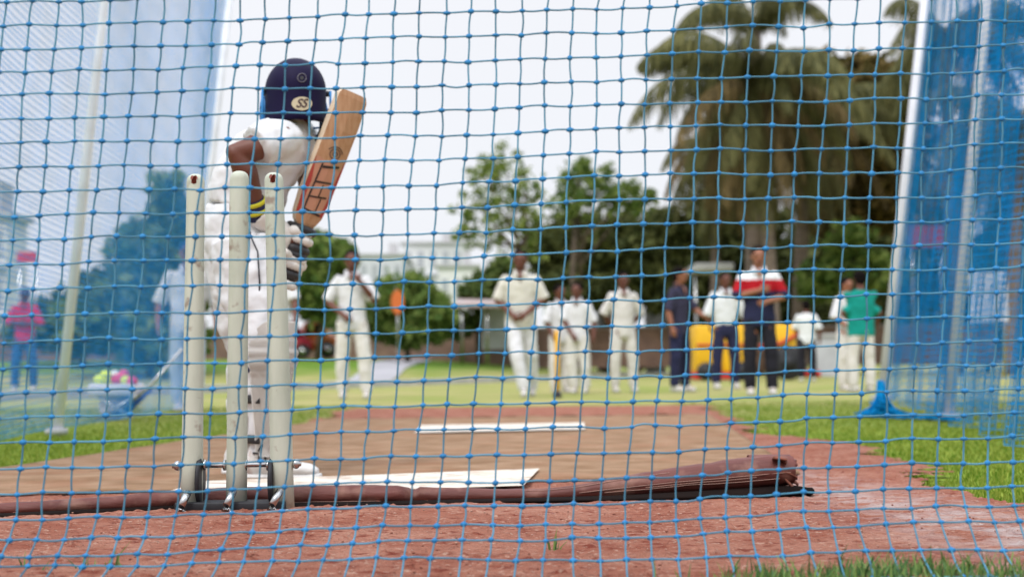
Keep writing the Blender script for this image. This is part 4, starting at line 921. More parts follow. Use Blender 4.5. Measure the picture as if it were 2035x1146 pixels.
# face guard: bars in front of the face, seen at the left
bm = bmesh.new()
for zz1 in (-.045, -.07, -.095, -.118):
    pts = []
    for a in np.linspace(-98, 98, 21): q = R(a); pts.append(HC2+f*(math.cos(q)*(.135))+r_*(math.sin(q)*.10)+Vector((0, 0, zz1+.012*math.cos(q))))
    tube(bm, pts, .0032, 8)
for a in (-98, -60, 60, 98): q = R(a); tube(bm, [HC2+f*(math.cos(q)*.135)+r_*(math.sin(q)*.10)+Vector((0, 0, z_)) for z_ in (.005, -.118)], .0035, 8)
obj('face_guard', bm, mat('guard_blue', (.02, .2, .5), rough=.4), helm)
bm = bmesh.new(); ell(bm, HC2+f*.10+Vector((0, 0, .012)), (.085, .06, .012), Matrix((r_, f, Vector((0, 0, 1)))).transposed()); obj('peak', bm, HM, helm)
for dx_ in (-1, 1):
    bm = bmesh.new(); M = Matrix((r_, f, Vector((0, 0, 1)))).transposed(); ell(bm, HC2+r_*.088*dx_+f*.03+Vector((0, 0, -.055)), (.012, .032, .045), M)
    obj('ear_guard', bm, mat('guard_pad_blue', (.03, .17, .42), rough=.6), helm)
bm = bmesh.new(); tube(bm, [HC2-r_*.086+f*.03+Vector((0, 0, -.09)), HC2-r_*.075+f*.07+Vector((0, 0, -.125)), HC2+f*.09+Vector((0, 0, -.14)), HC2+r_*.075+f*.06+Vector((0, 0, -.125)), HC2+r_*.086+f*.02+Vector((0, 0, -.08))], .005, 8); obj('chin_strap', bm, GLB, helm)

# bat: its own thing, raised
root = empty('cricket_bat', ROOT+ba); tag(root, 'wooden cricket bat with red and black sticker raised by the batter', 'bat')
ax = (Bp(702, 185, -.05)-ba).normalized(); Lf = (Bp(702, 185, -.05)-ba).length; Lh = (bb-ba).length
wv = Vector((.93, 0, .36)); wv = (wv-ax*wv.dot(ax)).normalized(); yaw = R(34)
nv_ = ax.cross(wv); wv, nv_ = (wv*math.cos(yaw)+nv_*math.sin(yaw)), (nv_*math.cos(yaw)-wv*math.sin(yaw))
if nv_.y > 0: nv_ = -nv_       # nv_: the blade face that looks back at the camera
WILLOW = mat('willow', (.40, .20, .10), rough=.45, col2=(.50, .29, .17), vscale=6, stretch=(18, 18, 1.2), bump=.0004, bscale=80)
WILLOWE = mat('willow_edge', (.66, .52, .38), rough=.5, var=.08, vscale=20)
bm = bmesh.new(); sec = []; hw = .049
prof_ = [(Lh+.0, .016, .016, .014), (Lh+.018, .034, .018, .016), (Lh+.04, .044, .018, .018), (Lh+.10, hw, .022, .020), (Lh+.2, hw, .026, .022), (Lh+.30, hw, .028, .022), (Lf-.06, hw, .024, .018), (Lf-.015, hw*.97, .018, .012), (Lf, hw*.80, .014, .008)]
for L_, w_, e, sp_ in prof_:
    c = ax*L_
    # face side (away) flat, spine side (towards the camera) ridged
    pts = [c+wv*w_-nv_*.012, c+wv*w_+nv_*e*.6, c+wv*w_*.55+nv_*(e*.6+sp_*.25), c+nv_*(e*.6+sp_*.42), c-wv*w_*.55+nv_*(e*.6+sp_*.25), c-wv*w_+nv_*e*.6, c-wv*w_-nv_*.012]
    sec.append([bm.verts.new(p) for p in pts])
fm = []
for a, b in zip(sec[:-1], sec[1:]):
    for i in range(7):
        fa = bm.faces.new((a[i], a[(i+1) % 7], b[(i+1) % 7], b[i])); fa.material_index = 1 if i in (0, 5) else 0
bm.faces.new(sec[0]); t_ = bm.faces.new(sec[-1][::-1]); t_.material_index = 1; bmesh.ops.recalc_face_normals(bm, faces=bm.faces)
blade = obj('blade', bm, [WILLOW, WILLOWE], root, smooth=False)
bm = bmesh.new(); tube(bm, [ax*t for t in np.linspace(-.02, Lh+.02, 10)], .0155, 14); obj('handle', bm, GLB, root)
def on_bat(u, L_, h=.0006):    # point on the spine side: u across (-1..1), L_ along
    for k in range(len(prof_)-1):
        if prof_[k][0] <= L_ <= prof_[k+1][0] or k == len(prof_)-2:
            t = (L_-prof_[k][0])/(prof_[k+1][0]-prof_[k][0]); w_, e, sp_ = (lerp(prof_[k][q], prof_[k+1][q], t) for q in (1, 2, 3)); break
    au = abs(u); hh_ = lerp(.42, .25, au/.55) if au < .55 else lerp(.25, 0, (au-.55)/.45)
    return ax*L_+wv*w_*u+nv_*(e*.6+sp_*hh_+h)
def patch(name, uls, m_, h):
    bm = bmesh.new()
    for quad in uls:
        n1, n2 = 8, 6; vs = []
        for j in range(n2+1):
            for i in range(n1+1):
                s, t = i/n1, j/n2; a = [lerp(quad[0][q], quad[1][q], s) for q in (0, 1)]; b = [lerp(quad[3][q], quad[2][q], s) for q in (0, 1)]
                vs.append(bm.verts.new(on_bat(lerp(a[0], b[0], t), lerp(a[1], b[1], t), h)))
        for j in range(n2):
            for i in range(n1): a = j*(n1+1)+i; bm.faces.new((vs[a], vs[a+1], vs[a+n1+2], vs[a+n1+1]))
    return obj(name, bm, m_, blade, smooth=False)
s0 = Lh+.045; LB = Lf-Lh
patch('sticker', [((-.92, s0), (.92, s0), (.92, s0+LB*.34), (-.92, s0+LB*.40))], mat('sticker_pink', (.50, .24, .155), rough=.4, var=.1, vscale=12), .0009)
patch('sticker_band', [((-.98, s0-.005), (-.78, s0-.005), (-.72, s0+LB*.22), (-.98, s0+LB*.40)), ((.72, s0), (.98, s0), (.98, s0+LB*.46), (.80, s0+LB*.30))], mat('sticker_red', (.38, .05, .04), rough=.4), .0016)
ink = mat('sticker_black', (.03, .02, .02), rough=.4)
patch('sticker_strokes', [((-.6, s0+.005), (.7, s0+.0), (.7, s0+.007), (-.6, s0+.012)), ((-.62, s0+.0), (-.52, s0), (-.42, s0+.15), (-.52, s0+.15)),
      ((-.5, s0+.045), (.6, s0+.055), (.6, s0+.060), (-.5, s0+.050)), ((-.45, s0+.09), (.6, s0+.10), (.6, s0+.105), (-.45, s0+.096)), ((-.4, s0+.135), (.65, s0+.15), (.65, s0+.157), (-.4, s0+.143)),
      ((.0, s0+.05), (.08, s0+.05), (.1, s0+.09), (.02, s0+.09)), ((.2, s0+.008), (.28, s0+.008), (.3, s0+.05), (.22, s0+.05))], ink, .0024)
bm = bmesh.new()       # oval eye-like mark above the letters
c0_ = s0+.185
for rr_, a0, a1 in ((.34, 0, 360), (.15, 0, 360), (.5, 20, 160)):
    tube(bm, [on_bat(.05+rr_*math.cos(R(a)), c0_+rr_*.042*math.sin(R(a)), .002) for a in np.linspace(a0, a1, 22)], .0012, 5)
obj('sticker_emblem', bm, ink, blade)

# ------------------------------------------------------------------ ball cart behind the left net
g = G(232, 832); root = empty('ball_cart', g); tag(root, 'white fabric ball cart on crossed legs behind the left net', 'cart'); s = g.y/F
def C(px, py, dy=0): return P(px, py, g.y+dy)-g
bm = bmesh.new(); c1, c2 = C(186, 762), C(277, 786)
for a in (0,): box(bm, ((c1.x+c2.x)/2, 0, (c1.z+c2.z)/2), (c2.x-c1.x, .30, c1.z-c2.z), bev=.02)
obj('basket', bm, cloth('basket_white', (.62, .60, .62)), root)
bm = bmesh.new(); ell(bm, C(225, 806), (.10, .09, .10)); soft('sagging_bag', bm, cloth('bag_white', (.66, .62, .66)), root, voxel=.015, sm=2, disp=.04, dscale=.08)
for a, b, dy in (((190, 784), (262, 830), -.13), ((272, 784), (192, 832), -.13), ((190, 784), (262, 830), .13), ((272, 784), (192, 832), .13)):
    bm = bmesh.new(); tube(bm, [C(*a, dy), C(*b, dy)], .009, 8); obj('leg', bm, STEEL, root)
bm = bmesh.new(); tube(bm, [C(240, 815, -.1), C(300, 765, -.1), C(362, 692, -.05)], .011, 8); obj('handle', bm, STEEL, root)
bm = bmesh.new(); loft(bm, [(C(236, 806), Vector((.05, 0, 0)), Vector((0, .1, .06))), (C(262, 800), Vector((.05, 0, .02)), Vector((0, .1, .07))), (C(296, 775), Vector((.02, 0, 0)), Vector((0, .05, .03)))], 12); obj('sling', bm, cloth('sling_blue', (.04, .12, .3)), root)
for i, (px, py, cn) in enumerate([(197, 754, 0), (208, 752, 0), (219, 755, 0), (230, 753, 1), (240, 751, 1), (228, 745, 2), (250, 756, 0), (262, 757, 1), (210, 745, 0), (246, 744, 1)]):
    bm = bmesh.new(); bmesh.ops.create_uvsphere(bm, u_segments=16, v_segments=12, radius=.036); cc = g+C(px, py, random.uniform(-.08, .0))
    col = [(.7, .8, .05), (.75, .05, .15), (.8, .8, .75)][cn]; nm = ['lime green', 'red', 'white'][cn]
    tag(obj('ball', bm, mat('ball_'+nm, col, rough=.6, var=.1), None, cc), nm+' practice ball heaped on the white ball cart', 'ball', nm+' balls on the ball cart')
# seams left out at this size

# ------------------------------------------------------------------ trees
def leaf_tree(name, label, cat, D, blobs, leaf, n, mleaf, trunks=None, barkc='bark', group='trees beyond the field', flat=False):
    """blobs: (px, py, rx_px, ry_px, weight)"""
    s = D/F; bx = sum(b[0] for b in blobs)/len(blobs); base = P(bx, 700, D); base.z = zg(base.x, D)
    root = empty(name, base); tag(root, label, cat, group)
    Vs = []; tot = sum(b[2]*b[3] for b in blobs)
    for b in blobs:
        k = int(n*b[2]*b[3]/tot); c = np.array(P(b[0], b[1], D)-base)
        d = rng.normal(size=(k, 3)); d /= np.linalg.norm(d, axis=1)[:, None]; r = rng.random(k)**.42
        # uneven: leaves gather in clumps round points on each bough
        nc = max(6, k//28); cc = rng.normal(size=(nc, 3)); cc /= np.linalg.norm(cc, axis=1)[:, None]; cc *= rng.random(nc)[:, None]**.4
        own = rng.integers(0, nc, k); q = cc[own]+rng.normal(0, .13, (k, 3)); q = np.where(rng.random(k)[:, None] < .82, q, d*r[:, None]*.95)
        Vs.append(c+q*np.array([b[2]*s, b[2]*s*.9, b[3]*s]))
    C_ = np.concatenate(Vs); k = len(C_); u = rng.normal(size=(k, 3)); u /= np.linalg.norm(u, axis=1)[:, None]; v = np.cross(u, rng.normal(size=(k, 3))); v /= np.linalg.norm(v, axis=1)[:, None]
    sz = leaf*rng.uniform(.5, 1.3, k)[:, None]
    Q = np.stack([C_-u*sz, C_-v*sz*.55, C_+u*sz, C_+v*sz*.55], 1).reshape(-1, 3)
    np_mesh('foliage', Q, np.arange(len(Q)).reshape(-1, 4), mleaf, root)
    bm = bmesh.new(); BK = mat(barkc, (.10, .075, .055), rough=.9, var=.3, vscale=3)
    for (tx, tw) in (trunks or [(bx, .12)]):
        b0 = P(tx, 700, D)-base; b0.z = -.1; top = max(blobs, key=lambda b: -abs(b[0]-tx)); tp = P(top[0], top[1], D)-base
        tube(bm, [b0, b0.lerp(tp, .5)+Vector((random.gauss(0, .2), 0, 0)), tp], [tw, tw*.75, tw*.35], 9)
        for b in blobs:
            c = P(b[0], b[1], D)-base
            if abs(b[0]-tx) < 220: tube(bm, [b0.lerp(tp, random.uniform(.35, .7)), (b0.lerp(tp, .6)).lerp(c, .5)+Vector((0, random.gauss(0, .2), .1)), c+Vector((0, 0, b[3]*s*.4))], [tw*.45, tw*.3, tw*.12], 7)
    obj('trunk', bm, BK, root); return root
LF1 = mat('leaf_green', (.06, .10, .025), trans=.35, rough=.8, island=.8, col2=(.16, .21, .06), vscale=.5, spec=.2)
LF2 = mat('leaf_light', (.10, .17, .03), trans=.35, rough=.65, island=.8, col2=(.26, .32, .08), vscale=.5, spec=.2)
LF3 = mat('leaf_dark', (.055, .07, .022), trans=.35, rough=.8, island=.8, col2=(.14, .155, .05), vscale=.4, spec=.2)
LF4 = mat('leaf_olive', (.08, .07, .02), trans=.35, rough=.7, island=.85, col2=(.24, .17, .06), vscale=.35, spec=.2)
LF5 = mat('leaf_bright', (.08, .15, .03), trans=.35, rough=.7, island=.8, col2=(.24, .31, .08), vscale=.4, spec=.2)
leaf_tree('tree', 'dark conical tree behind the left net', 'tree', 42, [(330, 400, 42, 62), (300, 500, 80, 70), (350, 560, 70, 90), (250, 610, 90, 70), (380, 450, 40, 60), (200, 640, 90, 60), (270, 545, 50, 60), (310, 660, 110, 50)], .22, 10000, LF5)
leaf_tree('shrub', 'low dark shrubs behind the left net beside the leaning pole', 'shrub', 46, [(120, 640, 70, 55), (200, 600, 60, 70), (60, 660, 60, 40), (160, 680, 90, 30), (300, 690, 90, 30)], .2, 5500, LF1, group='shrubs beyond the field')
leaf_tree('tree', 'bright green round tree behind the batting gloves', 'tree', 48, [(640, 520, 62, 62), (600, 560, 60, 70), (660, 600, 60, 50), (620, 490, 40, 30)], .2, 8000, LF5)
leaf_tree('shrub', 'green shrub left of the white bus shelter roof', 'shrub', 50, [(800, 590, 62, 48), (850, 620, 55, 48), (770, 640, 50, 40), (820, 660, 60, 30)], .18, 6500, LF5, group='shrubs beyond the field')
leaf_tree('shrub', 'dark shrub between the pale houses and the cream shirted boy', 'shrub', 54, [(960, 590, 45, 45), (900, 640, 50, 34), (1000, 560, 40, 50)], .18, 4500, LF1, group='shrubs beyond the field')
leaf_tree('tree', 'thin feathery tree with sky showing through behind the walking boy', 'tree', 46, [(1000, 320, 46, 42), (960, 350, 42, 36), (1045, 365, 46, 36), (940, 410, 42, 36), (1000, 410, 60, 44), (985, 470, 56, 34), (1050, 440, 42, 42), (925, 460, 30, 28), (1050, 500, 45, 30)], .11, 2500, LF2, trunks=[(1035, .13)])
leaf_tree('tree', 'leafy green tree right of the feathery tree', 'tree', 50, [(1150, 350, 42, 38), (1190, 370, 48, 44), (1240, 390, 55, 44), (1130, 410, 50, 40), (1280, 400, 32, 30)], .12, 2900, LF5, trunks=[(1160, .14)])
leaf_tree('tree', 'dense dark tree standing behind the waiting boys', 'tree', 56, [(1100, 500, 50, 80), (1180, 480, 80, 60), (1250, 500, 90, 70), (1150, 570, 100, 50), (1290, 560, 80, 60), (1320, 470, 60, 60)], .24, 14000, LF3)
leaf_tree('tree', 'broad dark tree filling the space below the palms', 'tree', 62, [(1400, 520, 110, 100), (1500, 560, 110, 90), (1620, 540, 120, 110), (1740, 520, 120, 120), (1460, 440, 100, 90), (1680, 620, 140, 70), (1380, 610, 100, 60), (1560, 640, 140, 50)], .28, 20000, LF3)
leaf_tree('tree', 'brownish olive tree crown left of the thick white pole', 'tree', 52, [(1680, 240, 80, 66), (1750, 200, 80, 70), (1790, 290, 75, 70), (1700, 330, 90, 70), (1770, 390, 90, 70), (1660, 410, 70, 60), (1630, 175, 80, 60), (1810, 175, 70, 60), (1720, 160, 80, 50)], .26, 18000, LF4)
leaf_tree('tree', 'green tree behind the blue net beyond the thick pole', 'tree', 58, [(1850, 420, 70, 70), (1880, 540, 80, 80), (1850, 660, 80, 55), (1960, 560, 80, 80), (2040, 470, 80, 100), (1990, 660, 100, 60), (2100, 620, 90, 90), (1930, 330, 60, 60), (2060, 300, 60, 60)], .24, 17000, LF1)
leaf_tree('shrub', 'low light green shrub below the palm trunk', 'shrub', 47, [(1690, 480, 50, 40), (1740, 540, 60, 40), (1640, 560, 60, 40)], .18, 4000, LF5, group='shrubs beyond the field')

def palm(label, D, cpx, cpy, bpx, n, Lm, seed, el=(-50, 70), tw=.22, dead=.3, droop=1.0):
    r = random.Random(seed); c = P(cpx, cpy, D); base = P(bpx, 700, D); base.z = zg(base.x, D); root = empty('palm_tree', base); tag(root, label, 'palm tree', 'coconut palms beyond the field')
    o = c-base; bm = bmesh.new(); N_ = 14; pts = []
    for i in range(N_+1): t = i/N_; pts.append(Vector((o.x*(t**1.5), 0, lerp(-.1, o.z, t))))
    tube(bm, pts, [lerp(tw*1.25, tw*.8, i/N_)*(1+.05*(i % 2)) for i in range(N_+1)], 12); obj('trunk', bm, mat('palm_bark', (.17, .13, .105), rough=.9, var=.25, vscale=2, stretch=(1, 1, 6)), root)
    G1, G2 = [], []
    for k in range(n):
        az = 2*PI*k/n*2.4+r.uniform(-.3, .3); e0 = R(lerp(el[0], el[1], r.random())); Lf_ = Lm*r.uniform(.8, 1.1); p = o.copy(); d = Vector((math.cos(az)*math.cos(e0), math.sin(az)*math.cos(e0), math.sin(e0))); rach = [p.copy()]; seg = 16
        for i in range(seg):
            d.z -= droop*(.05+.10*i/seg); d.normalize(); p = p+d*Lf_/seg; rach.append(p.copy())
        tgt = G2 if r.random() < dead and e0 < R(10) else G1
        for i in range(1, seg+1):
            for s_ in range(7):
                t = (i-1+s_/7); a = rach[int(t)].lerp(rach[min(seg, int(t)+1)], t-int(t)); dd = (rach[min(seg, int(t)+1)]-rach[int(t)]).normalized() if int(t) < seg else d
                sdv = dd.cross(Vector((0, 0, 1))); sdv = sdv.normalized() if sdv.length > .05 else Vector((1, 0, 0)); lf = Lf_*.24*math.sin(PI*min(1, .12+.88*t/seg))**.6*r.uniform(.6, 1.2)+.1
                for sg in (-1, 1):
                    out_ = (sdv*sg*.55+dd*.45+Vector((r.gauss(0, .12), r.gauss(0, .12), -.6-.8*r.random()))).normalized(); m1 = a+out_*lf*.5; m2 = a+(out_+Vector((0, 0, -.45))).normalized()*lf; wv_ = dd*.026
                    tgt.append((a-wv_*.6, a+wv_*.6, m1+wv_*1.2, m1-wv_*1.2)); tgt.append((m1-wv_*1.2, m1+wv_*1.2, m2+wv_*.2, m2-wv_*.2))
        for i in range(seg):   # rachis as a thin strip pair
            w1 = Vector((0, 0, .035)); tgt.append((rach[i]-w1, rach[i]+w1, rach[i+1]+w1*.8, rach[i+1]-w1*.8))
    for nm, Q, mm in (('fronds', G1, mat('palm_green', (.065, .07, .022), trans=.35, rough=.8, island=.9, col2=(.20, .19, .07), vscale=.3)), ('dead_fronds', G2, mat('palm_dead', (.08, .058, .025), trans=.35, rough=.9, island=.9, col2=(.24, .17, .07), vscale=.3))):
        if Q: 
            V = np.array([[v[:] for v in q] for q in Q]).reshape(-1, 3); np_mesh(nm, V, np.arange(len(V)).reshape(-1, 4), mm, root)
    return root
palm('tall coconut palm with wide drooping crown, the biggest and leftmost palm', 44, 1502, 150, 1540, 68, 4.6, 3, el=(-82, 62), dead=.3, droop=1.3, tw=.18)
palm('coconut palm whose pinkish trunk shows below the biggest crown', 50, 1605, 215, 1588, 44, 4.5, 5, el=(-80, 50), dead=.35, tw=.24, droop=1.15)
palm('slender coconut palm with wispy fronds arching at the top of the largest crown', 50, 1500, 45, 1500, 12, 3.9, 8, el=(5, 75), dead=0, droop=1.5, tw=.28)
palm('coconut palm behind the thick white pole with fronds reaching left', 46, 1875, 60, 1900, 24, 4.0, 9, el=(-45, 50), dead=.1)
palm('low shaggy coconut palm hanging at the left of the palm group', 55, 1425, 285, 1420, 40, 3.9, 21, el=(-85, 35), dead=.25, droop=1.4, tw=.16)
palm('coconut palm seen through the bunched blue net at the right edge', 42, 2030, 230, 2010, 26, 4.2, 11, el=(-60, 50), dead=.1)

# ------------------------------------------------------------------ buildings and far things
def building(px0, py0, px1, py1, D, depth, label, wallc, floors=3, bays=5, winc=(.38, .39, .42), roofc=(.45, .44, .45), rz=0.0):
    a, b = P(px0, py1, D), P(px1, py0, D); z0 = zg((a.x+b.x)/2, D)-.05; w_ = b.x-a.x; h = b.z-z0; c = Vector(((a.x+b.x)/2, D+depth/2, z0)); root = empty('building', c, rz); tag(root, label, 'building', 'pale houses far behind the field')
    bm = bmesh.new(); box(bm, (0, 0, h/2), (w_, depth, h)); obj('wall', bm, mat('plaster_%d' % int(wallc[0]*999), wallc, rough=.9, var=.1, vscale=.4), root, smooth=False)
    bm = bmesh.new(); box(bm, (0, 0, h+.12), (w_+.5, depth+.5, .24)); box(bm, (w_*.2, 0, h+.9), (w_*.18, 1.6, 1.5)); obj('roof', bm, mat('roof_grey', roofc, rough=.9, var=.1), root, smooth=False)
    fh = h/floors
    for f_ in range(floors):
        for k in range(bays):
            x = -w_/2+w_*(k+.5)/bays; bm = bmesh.new(); box(bm, (x, -depth/2-.02, f_*fh+fh*.55), (w_/bays*.45, .1, fh*.42)); wd_ = obj('window', bm, mat('window_dark', winc, rough=.2, spec=.6), root, smooth=False)
            bm = bmesh.new(); box(bm, (x, -depth/2-.1, f_*fh+fh*.30), (w_/bays*.55, .2, .10)); obj('sill', bm, PAINTW, wd_, smooth=False)
        if f_: 
            bm = bmesh.new(); box(bm, (0, -depth/2-.16, f_*fh), (w_, .3, .14)); obj('floor_band', bm, PAINTW, root, smooth=False)
    return root
building(800, 484, 922, 700, 150, 12, 'pale apartment block with flat roof, tallest on the skyline', (.62, .62, .63), 4, 5)
building(712, 508, 800, 700, 140, 10, 'lower pale grey block left of the tallest apartment block', (.58, .58, .62), 3, 4)
building(872, 530, 948, 700, 120, 9, 'small white house in front of the tallest apartment block', (.7, .69, .68), 2, 3)
building(-90, 432, 14, 700, 60, 2.5, 'white building at the far left edge behind the net', (.66, .64, .62), 3, 3)
building(1085, 520, 1130, 690, 100, 8, 'pale house half hidden behind the dense dark tree', (.6, .6, .6), 2, 2)
# red sign by the left building
def sign(px0, py0, px1, py1, D, label, face, postm=STEEL):
    a, b = P(px0, py1, D), P(px1, py0, D); z0 = zg(a.x, D); c = Vector(((a.x+b.x)/2, D, z0)); root = empty('signboard', c); tag(root, label, 'sign')
    bm = bmesh.new(); box(bm, (0, 0, (a.z+b.z)/2-z0), (b.x-a.x, .08, b.z-a.z), bev=.01); obj('panel', bm, face, root, smooth=False)
    for k in (-1, 1):
        bm = bmesh.new(); tube(bm, [(k*(b.x-a.x)*.4, .07, -.02), (k*(b.x-a.x)*.4, .07, b.z-z0-.05)], .04, 8); obj('post', bm, postm, root)
REDP = mat('red_paint', (.5, .03, .05), rough=.5, var=.1)
sign(34, 500, 74, 522, 44, 'small red signboard on posts by the white building at far left', REDP)
sign(1806, 448, 1876, 492, 50, 'red signboard high on posts behind the blue net at right', REDP)
sign(1928, 540, 2000, 640, 34, 'white hoarding seen through the bunched net at right', PAINTW)
# low brown wall beyond the bank
a, b = P(560, 660, 56), P(1330, 662, 56); z0 = zg(0, 56)-.1; bm = bmesh.new(); c = Vector(((a.x+b.x)/2, 56, z0))
root = empty('boundary_wall', c); tag(root, 'low brown brick wall beyond the grass bank', 'wall'); h = a.z-z0
bm = bmesh.new(); box(bm, (-4, 0, h/2), (b.x-a.x+34, .3, h)); obj('brickwork', bm, mat('brown_brick', (.16, .10, .08), rough=.95, col2=(.24, .15, .11), vscale=2), root, smooth=False)
bm = bmesh.new(); box(bm, (-4, 0, h+.05), (b.x-a.x+34.1, .4, .1)); obj('coping', bm, mat('coping', (.25, .2, .18), rough=.9, var=.1), root, smooth=False)
# white wall panels behind the boys
for i, (x0, x1, y0, y1) in enumerate(((1186, 1216, 598, 652), (1282, 1322, 600, 655), (1618, 1690, 668, 722))):
    D = 58 if i < 2 else 40; a, b = P(x0, y1, D), P(x1, y0, D); z0 = zg(a.x, D); c = Vector(((a.x+b.x)/2, D, z0)); root = empty('wall_panel', c)
    tag(root, ['narrow white wall panel left of the lone boy in whites', 'white wall panel between the lone boy and the man in navy', 'low white tank wall between the child and the teal shirted boy'][i], 'wall')
    bm = bmesh.new(); hh = b.z-z0; box(bm, (0, 0, hh/2), (b.x-a.x, .25, hh), bev=.02); obj('panel', bm, mat('wall_white', (.42, .43, .46), rough=.8, var=.2, vscale=1), root, smooth=False)
    bm = bmesh.new(); box(bm, (0, 0, hh+.04), (b.x-a.x+.12, .35, .08)); obj('coping', bm, CONC, root, smooth=False)
# open shed with pale sloping roof left of the walking boy
D = 52; a, b = P(915, 650, D), P(1022, 600, D); z0 = zg(a.x, D); c = Vector(((a.x+b.x)/2, D, z0)); root = empty('shed', c); tag(root, 'open shed with pale pinkish roof left of the walking boy', 'shed'); hh = b.z-z0; w_ = b.x-a.x
bm = bmesh.new(); box(bm, (0, .4, hh), (w_+.3, 2.6, .14), Matrix.Rotation(R(7), 3, 'X')); obj('roof', bm, mat('shed_roof', (.42, .33, .32), rough=.8, var=.1), root, smooth=False)
bm = bmesh.new(); box(bm, (w_*.15, 1.3, hh*.6), (w_*.55, .1, hh*.7)); obj('back_panel', bm, mat('wall_white', (.6, .6, .62)), root, smooth=False)
for k in (-1, 0, 1):
    bm = bmesh.new(); tube(bm, [(k*w_*.46, -.6, 0), (k*w_*.46, -.6, hh)], .05, 8); obj('post', bm, STEEL, root)
# grey canopy behind the man in white polo
D = 48; a, b = P(1385, 700, D), P(1440, 534, D); z0 = zg(a.x, D); c = Vector(((a.x+b.x)/2, D, z0)); root = empty('canopy', c); tag(root, 'grey flat canopy on posts behind the white polo man', 'canopy')
bm = bmesh.new(); box(bm, (0, 0, b.z-z0), ((b.x-a.x)*1.3, 2.2, .25), bev=.03); obj('roof', bm, CONC, root, smooth=False)
for k in (-1, 1):
    bm = bmesh.new(); tube(bm, [(k*.5, 0, 0), (k*.5, 0, b.z-z0)], .05, 8); obj('post', bm, STEEL, root)

def vehicle(px0, px1, ytop, D, label, bodyc, cat='car', name='parked_car', glassy=True, z=None, group='vehicles parked behind the wall'):
    a, b = P(px0, ytop, D), P(px1, ytop, D); z0 = zg((a.x+b.x)/2, D) if z is None else z; Lc = b.x-a.x; H = a.z-z0; root = empty(name, Vector(((a.x+b.x)/2, D, z0))); tag(root, label, cat, group)
    bm = bmesh.new(); wd = 1.6; pr = [(-.5, .22), (-.5, .52), (-.44, .58), (-.30, .62), (-.20, .96), (-.12, 1), (.18, 1), (.30, .66), (.46, .58), (.5, .48), (.5, .22)]
    f1 = [bm.verts.new((x*Lc, -wd/2, y*H)) for x, y in pr]; bm.faces.new(f1); r = bmesh.ops.extrude_face_region(bm, geom=bm.faces[:]); bmesh.ops.translate(bm, verts=[v for v in r['geom'] if isinstance(v, bmesh.types.BMVert)], vec=(0, wd, 0)); bmesh.ops.recalc_face_normals(bm, faces=bm.faces)
    bmesh.ops.bevel(bm, geom=bm.edges[:], offset=.03, segments=2, affect='EDGES'); obj('body', bm, mat('car_paint_%d_%d' % (int(bodyc[0]*999), int(bodyc[1]*999)), bodyc, rough=.3, spec=.6), root)
    for x0, x1 in ((-.17, .0), (.02, .22)):
        bm = bmesh.new(); vs_ = [bm.verts.new((x*Lc, -wd/2-.012, y*H)) for x, y in ((x0, .66), (x1, .66), (x1-.03, .93), (x0+.02, .93))]; bm.faces.new(vs_); bmesh.ops.solidify(bm, geom=bm.faces[:], thickness=.01); obj('window', bm, mat('car_glass', (.03, .035, .04), rough=.1, spec=.8), root, smooth=False)
    for x in (-.32, .32):
        bm = bmesh.new(); M = Vector((x*Lc, -wd/2, .22*H+.02)); rr = .22*H+.02
        loft(bm, [(M+Vector((0, -.03, 0)), Vector((rr*.8, 0, 0)), Vector((0, 0, rr*.8))), (M+Vector((0, -.02, 0)), Vector((rr, 0, 0)), Vector((0, 0, rr))), (M+Vector((0, .2, 0)), Vector((rr, 0, 0)), Vector((0, 0, rr)))], 18); wh = obj('wheel', bm, RUBBER, root)
        bm = bmesh.new(); tube(bm, [M+Vector((0, -.04, 0)), M+Vector((0, -.02, 0))], rr*.55, 14); obj('rim', bm, STEEL, wh)
    return root
vehicle(836, 925, 630, 60, 'dark green car with pale roof parked behind the low wall', (.03, .09, .06))
vehicle(748, 800, 655, 58, 'silver grey car parked right of the boy raising his hand', (.35, .37, .42))
vehicle(584, 672, 640, 50, 'orange vehicle parked behind the right stump', (.65, .16, .02))
vehicle(556, 620, 652, 49, 'red vehicle parked in front of the orange one', (.5, .02, .05))
vehicle(1190, 1275, 636, 58, 'dark car parked behind the lone boy in whites', (.04, .04, .05))
# orange round board on a post
g0 = P(790, 600, 48); root = empty('signboard', (g0.x, 48, zg(g0.x, 48))); tag(root, 'round orange board on a post above the bushes', 'sign')
bm = bmesh.new(); z_ = g0.z-root.location.z; loft(bm, [(Vector((0, -.04, z_)), Vector((.22, 0, 0)), Vector((0, 0, .42))), (Vector((0, .04, z_)), Vector((.22, 0, 0)), Vector((0, 0, .42)))], 20); obj('panel', bm, mat('orange_paint', (.6, .14, .03), rough=.6), root, smooth=False)
bm = bmesh.new(); tube(bm, [(0, .08, 0), (0, .08, z_)], .035, 8); obj('post', bm, STEEL, root)

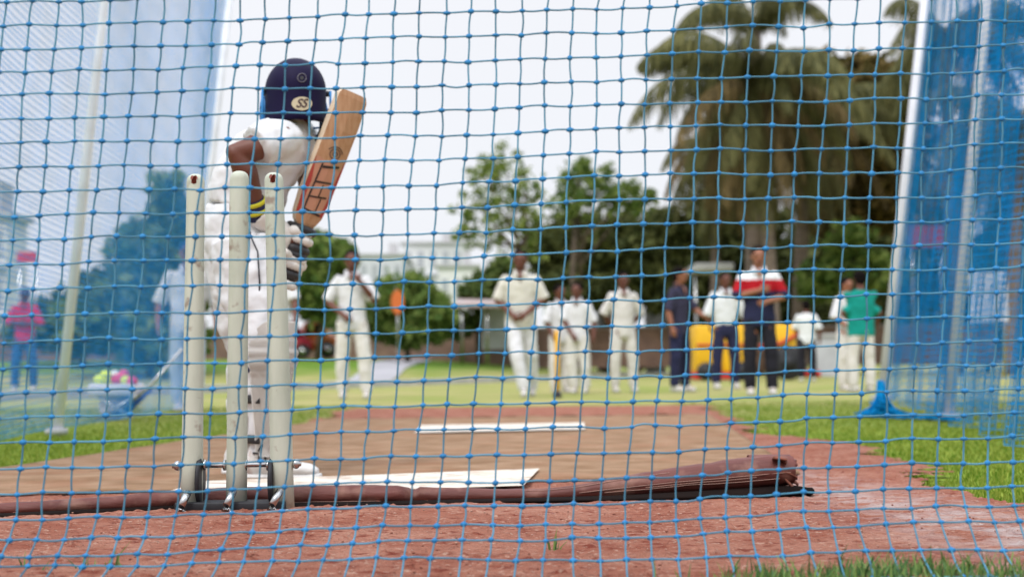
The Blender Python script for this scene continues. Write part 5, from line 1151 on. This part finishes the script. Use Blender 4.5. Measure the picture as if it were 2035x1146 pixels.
# yellow cart with red trim
D = 32.5; s = D/F; a, b = P(1376, 752, D), P(1625, 642, D); root = empty('roller_cart', Vector(((a.x+b.x)/2, D, 0))); tag(root, 'yellow cart with red trim behind the coaches', 'cart'); w_ = b.x-a.x; H = b.z
YEL = mat('yellow_paint', (.72, .40, .01), rough=.45, var=.08, vscale=2); REDT = mat('red_trim', (.45, .02, .02), rough=.5)
def cx_(px): return P(px, 700, D).x-root.location.x
for x0, x1 in ((1377, 1424), (1428, 1482), (1528, 1572)):
    bm = bmesh.new(); u0, u1 = cx_(x0), cx_(x1); box(bm, ((u0+u1)/2, 0, H*.56), (u1-u0, 1.2, H*.84), bev=.04); obj('panel', bm, YEL, root)
bm = bmesh.new(); box(bm, ((cx_(1377)+cx_(1482))/2, 0, H*.08), (cx_(1482)-cx_(1377)+.1, 1.3, H*.13), bev=.02); obj('chassis', bm, REDT, root)
bm = bmesh.new(); box(bm, ((cx_(1377)+cx_(1482))/2, -.62, H*.62), (cx_(1482)-cx_(1377), .05, .05), bev=.01); tube(bm, [Vector((cx_(1500), -.64, H*.60)), Vector((cx_(1530), -.64, H*.60)), Vector((cx_(1560), -.64, H*.72)), Vector((cx_(1590), -.64, H*.9))], .04, 8); obj('trim', bm, REDT, root)
bm = bmesh.new(); box(bm, ((cx_(1482)+cx_(1528))/2, .1, H*.4), (cx_(1528)-cx_(1482), .8, H*.5), bev=.03); obj('engine_box', bm, mat('engine_brown', (.10, .06, .04), rough=.7, var=.4, vscale=9), root)
bm = bmesh.new(); box(bm, (cx_(1590), 0, H*.10), (cx_(1625)-cx_(1560), .9, H*.12), bev=.03); obj('rear_body', bm, REDT, root)
for x in (1395, 1465, 1556):
    rr = H*.16 if x < 1500 else H*.30; bm = bmesh.new(); M = Vector((cx_(x), -.5, rr)); loft(bm, [(M+Vector((0, -.2, 0)), Vector((rr*.85, 0, 0)), Vector((0, 0, rr*.85))), (M+Vector((0, -.16, 0)), Vector((rr, 0, 0)), Vector((0, 0, rr))), (M+Vector((0, .1, 0)), Vector((rr, 0, 0)), Vector((0, 0, rr)))], 24); wh = obj('wheel', bm, RUBBER, root)
    bm = bmesh.new(); tube(bm, [M+Vector((0, -.22, 0)), M+Vector((0, -.19, 0))], rr*.45, 16); obj('rim', bm, RUBBER, wh)
print('objects', len(bpy.data.objects), 'polys', sum(len(m.polygons) for m in bpy.data.meshes))
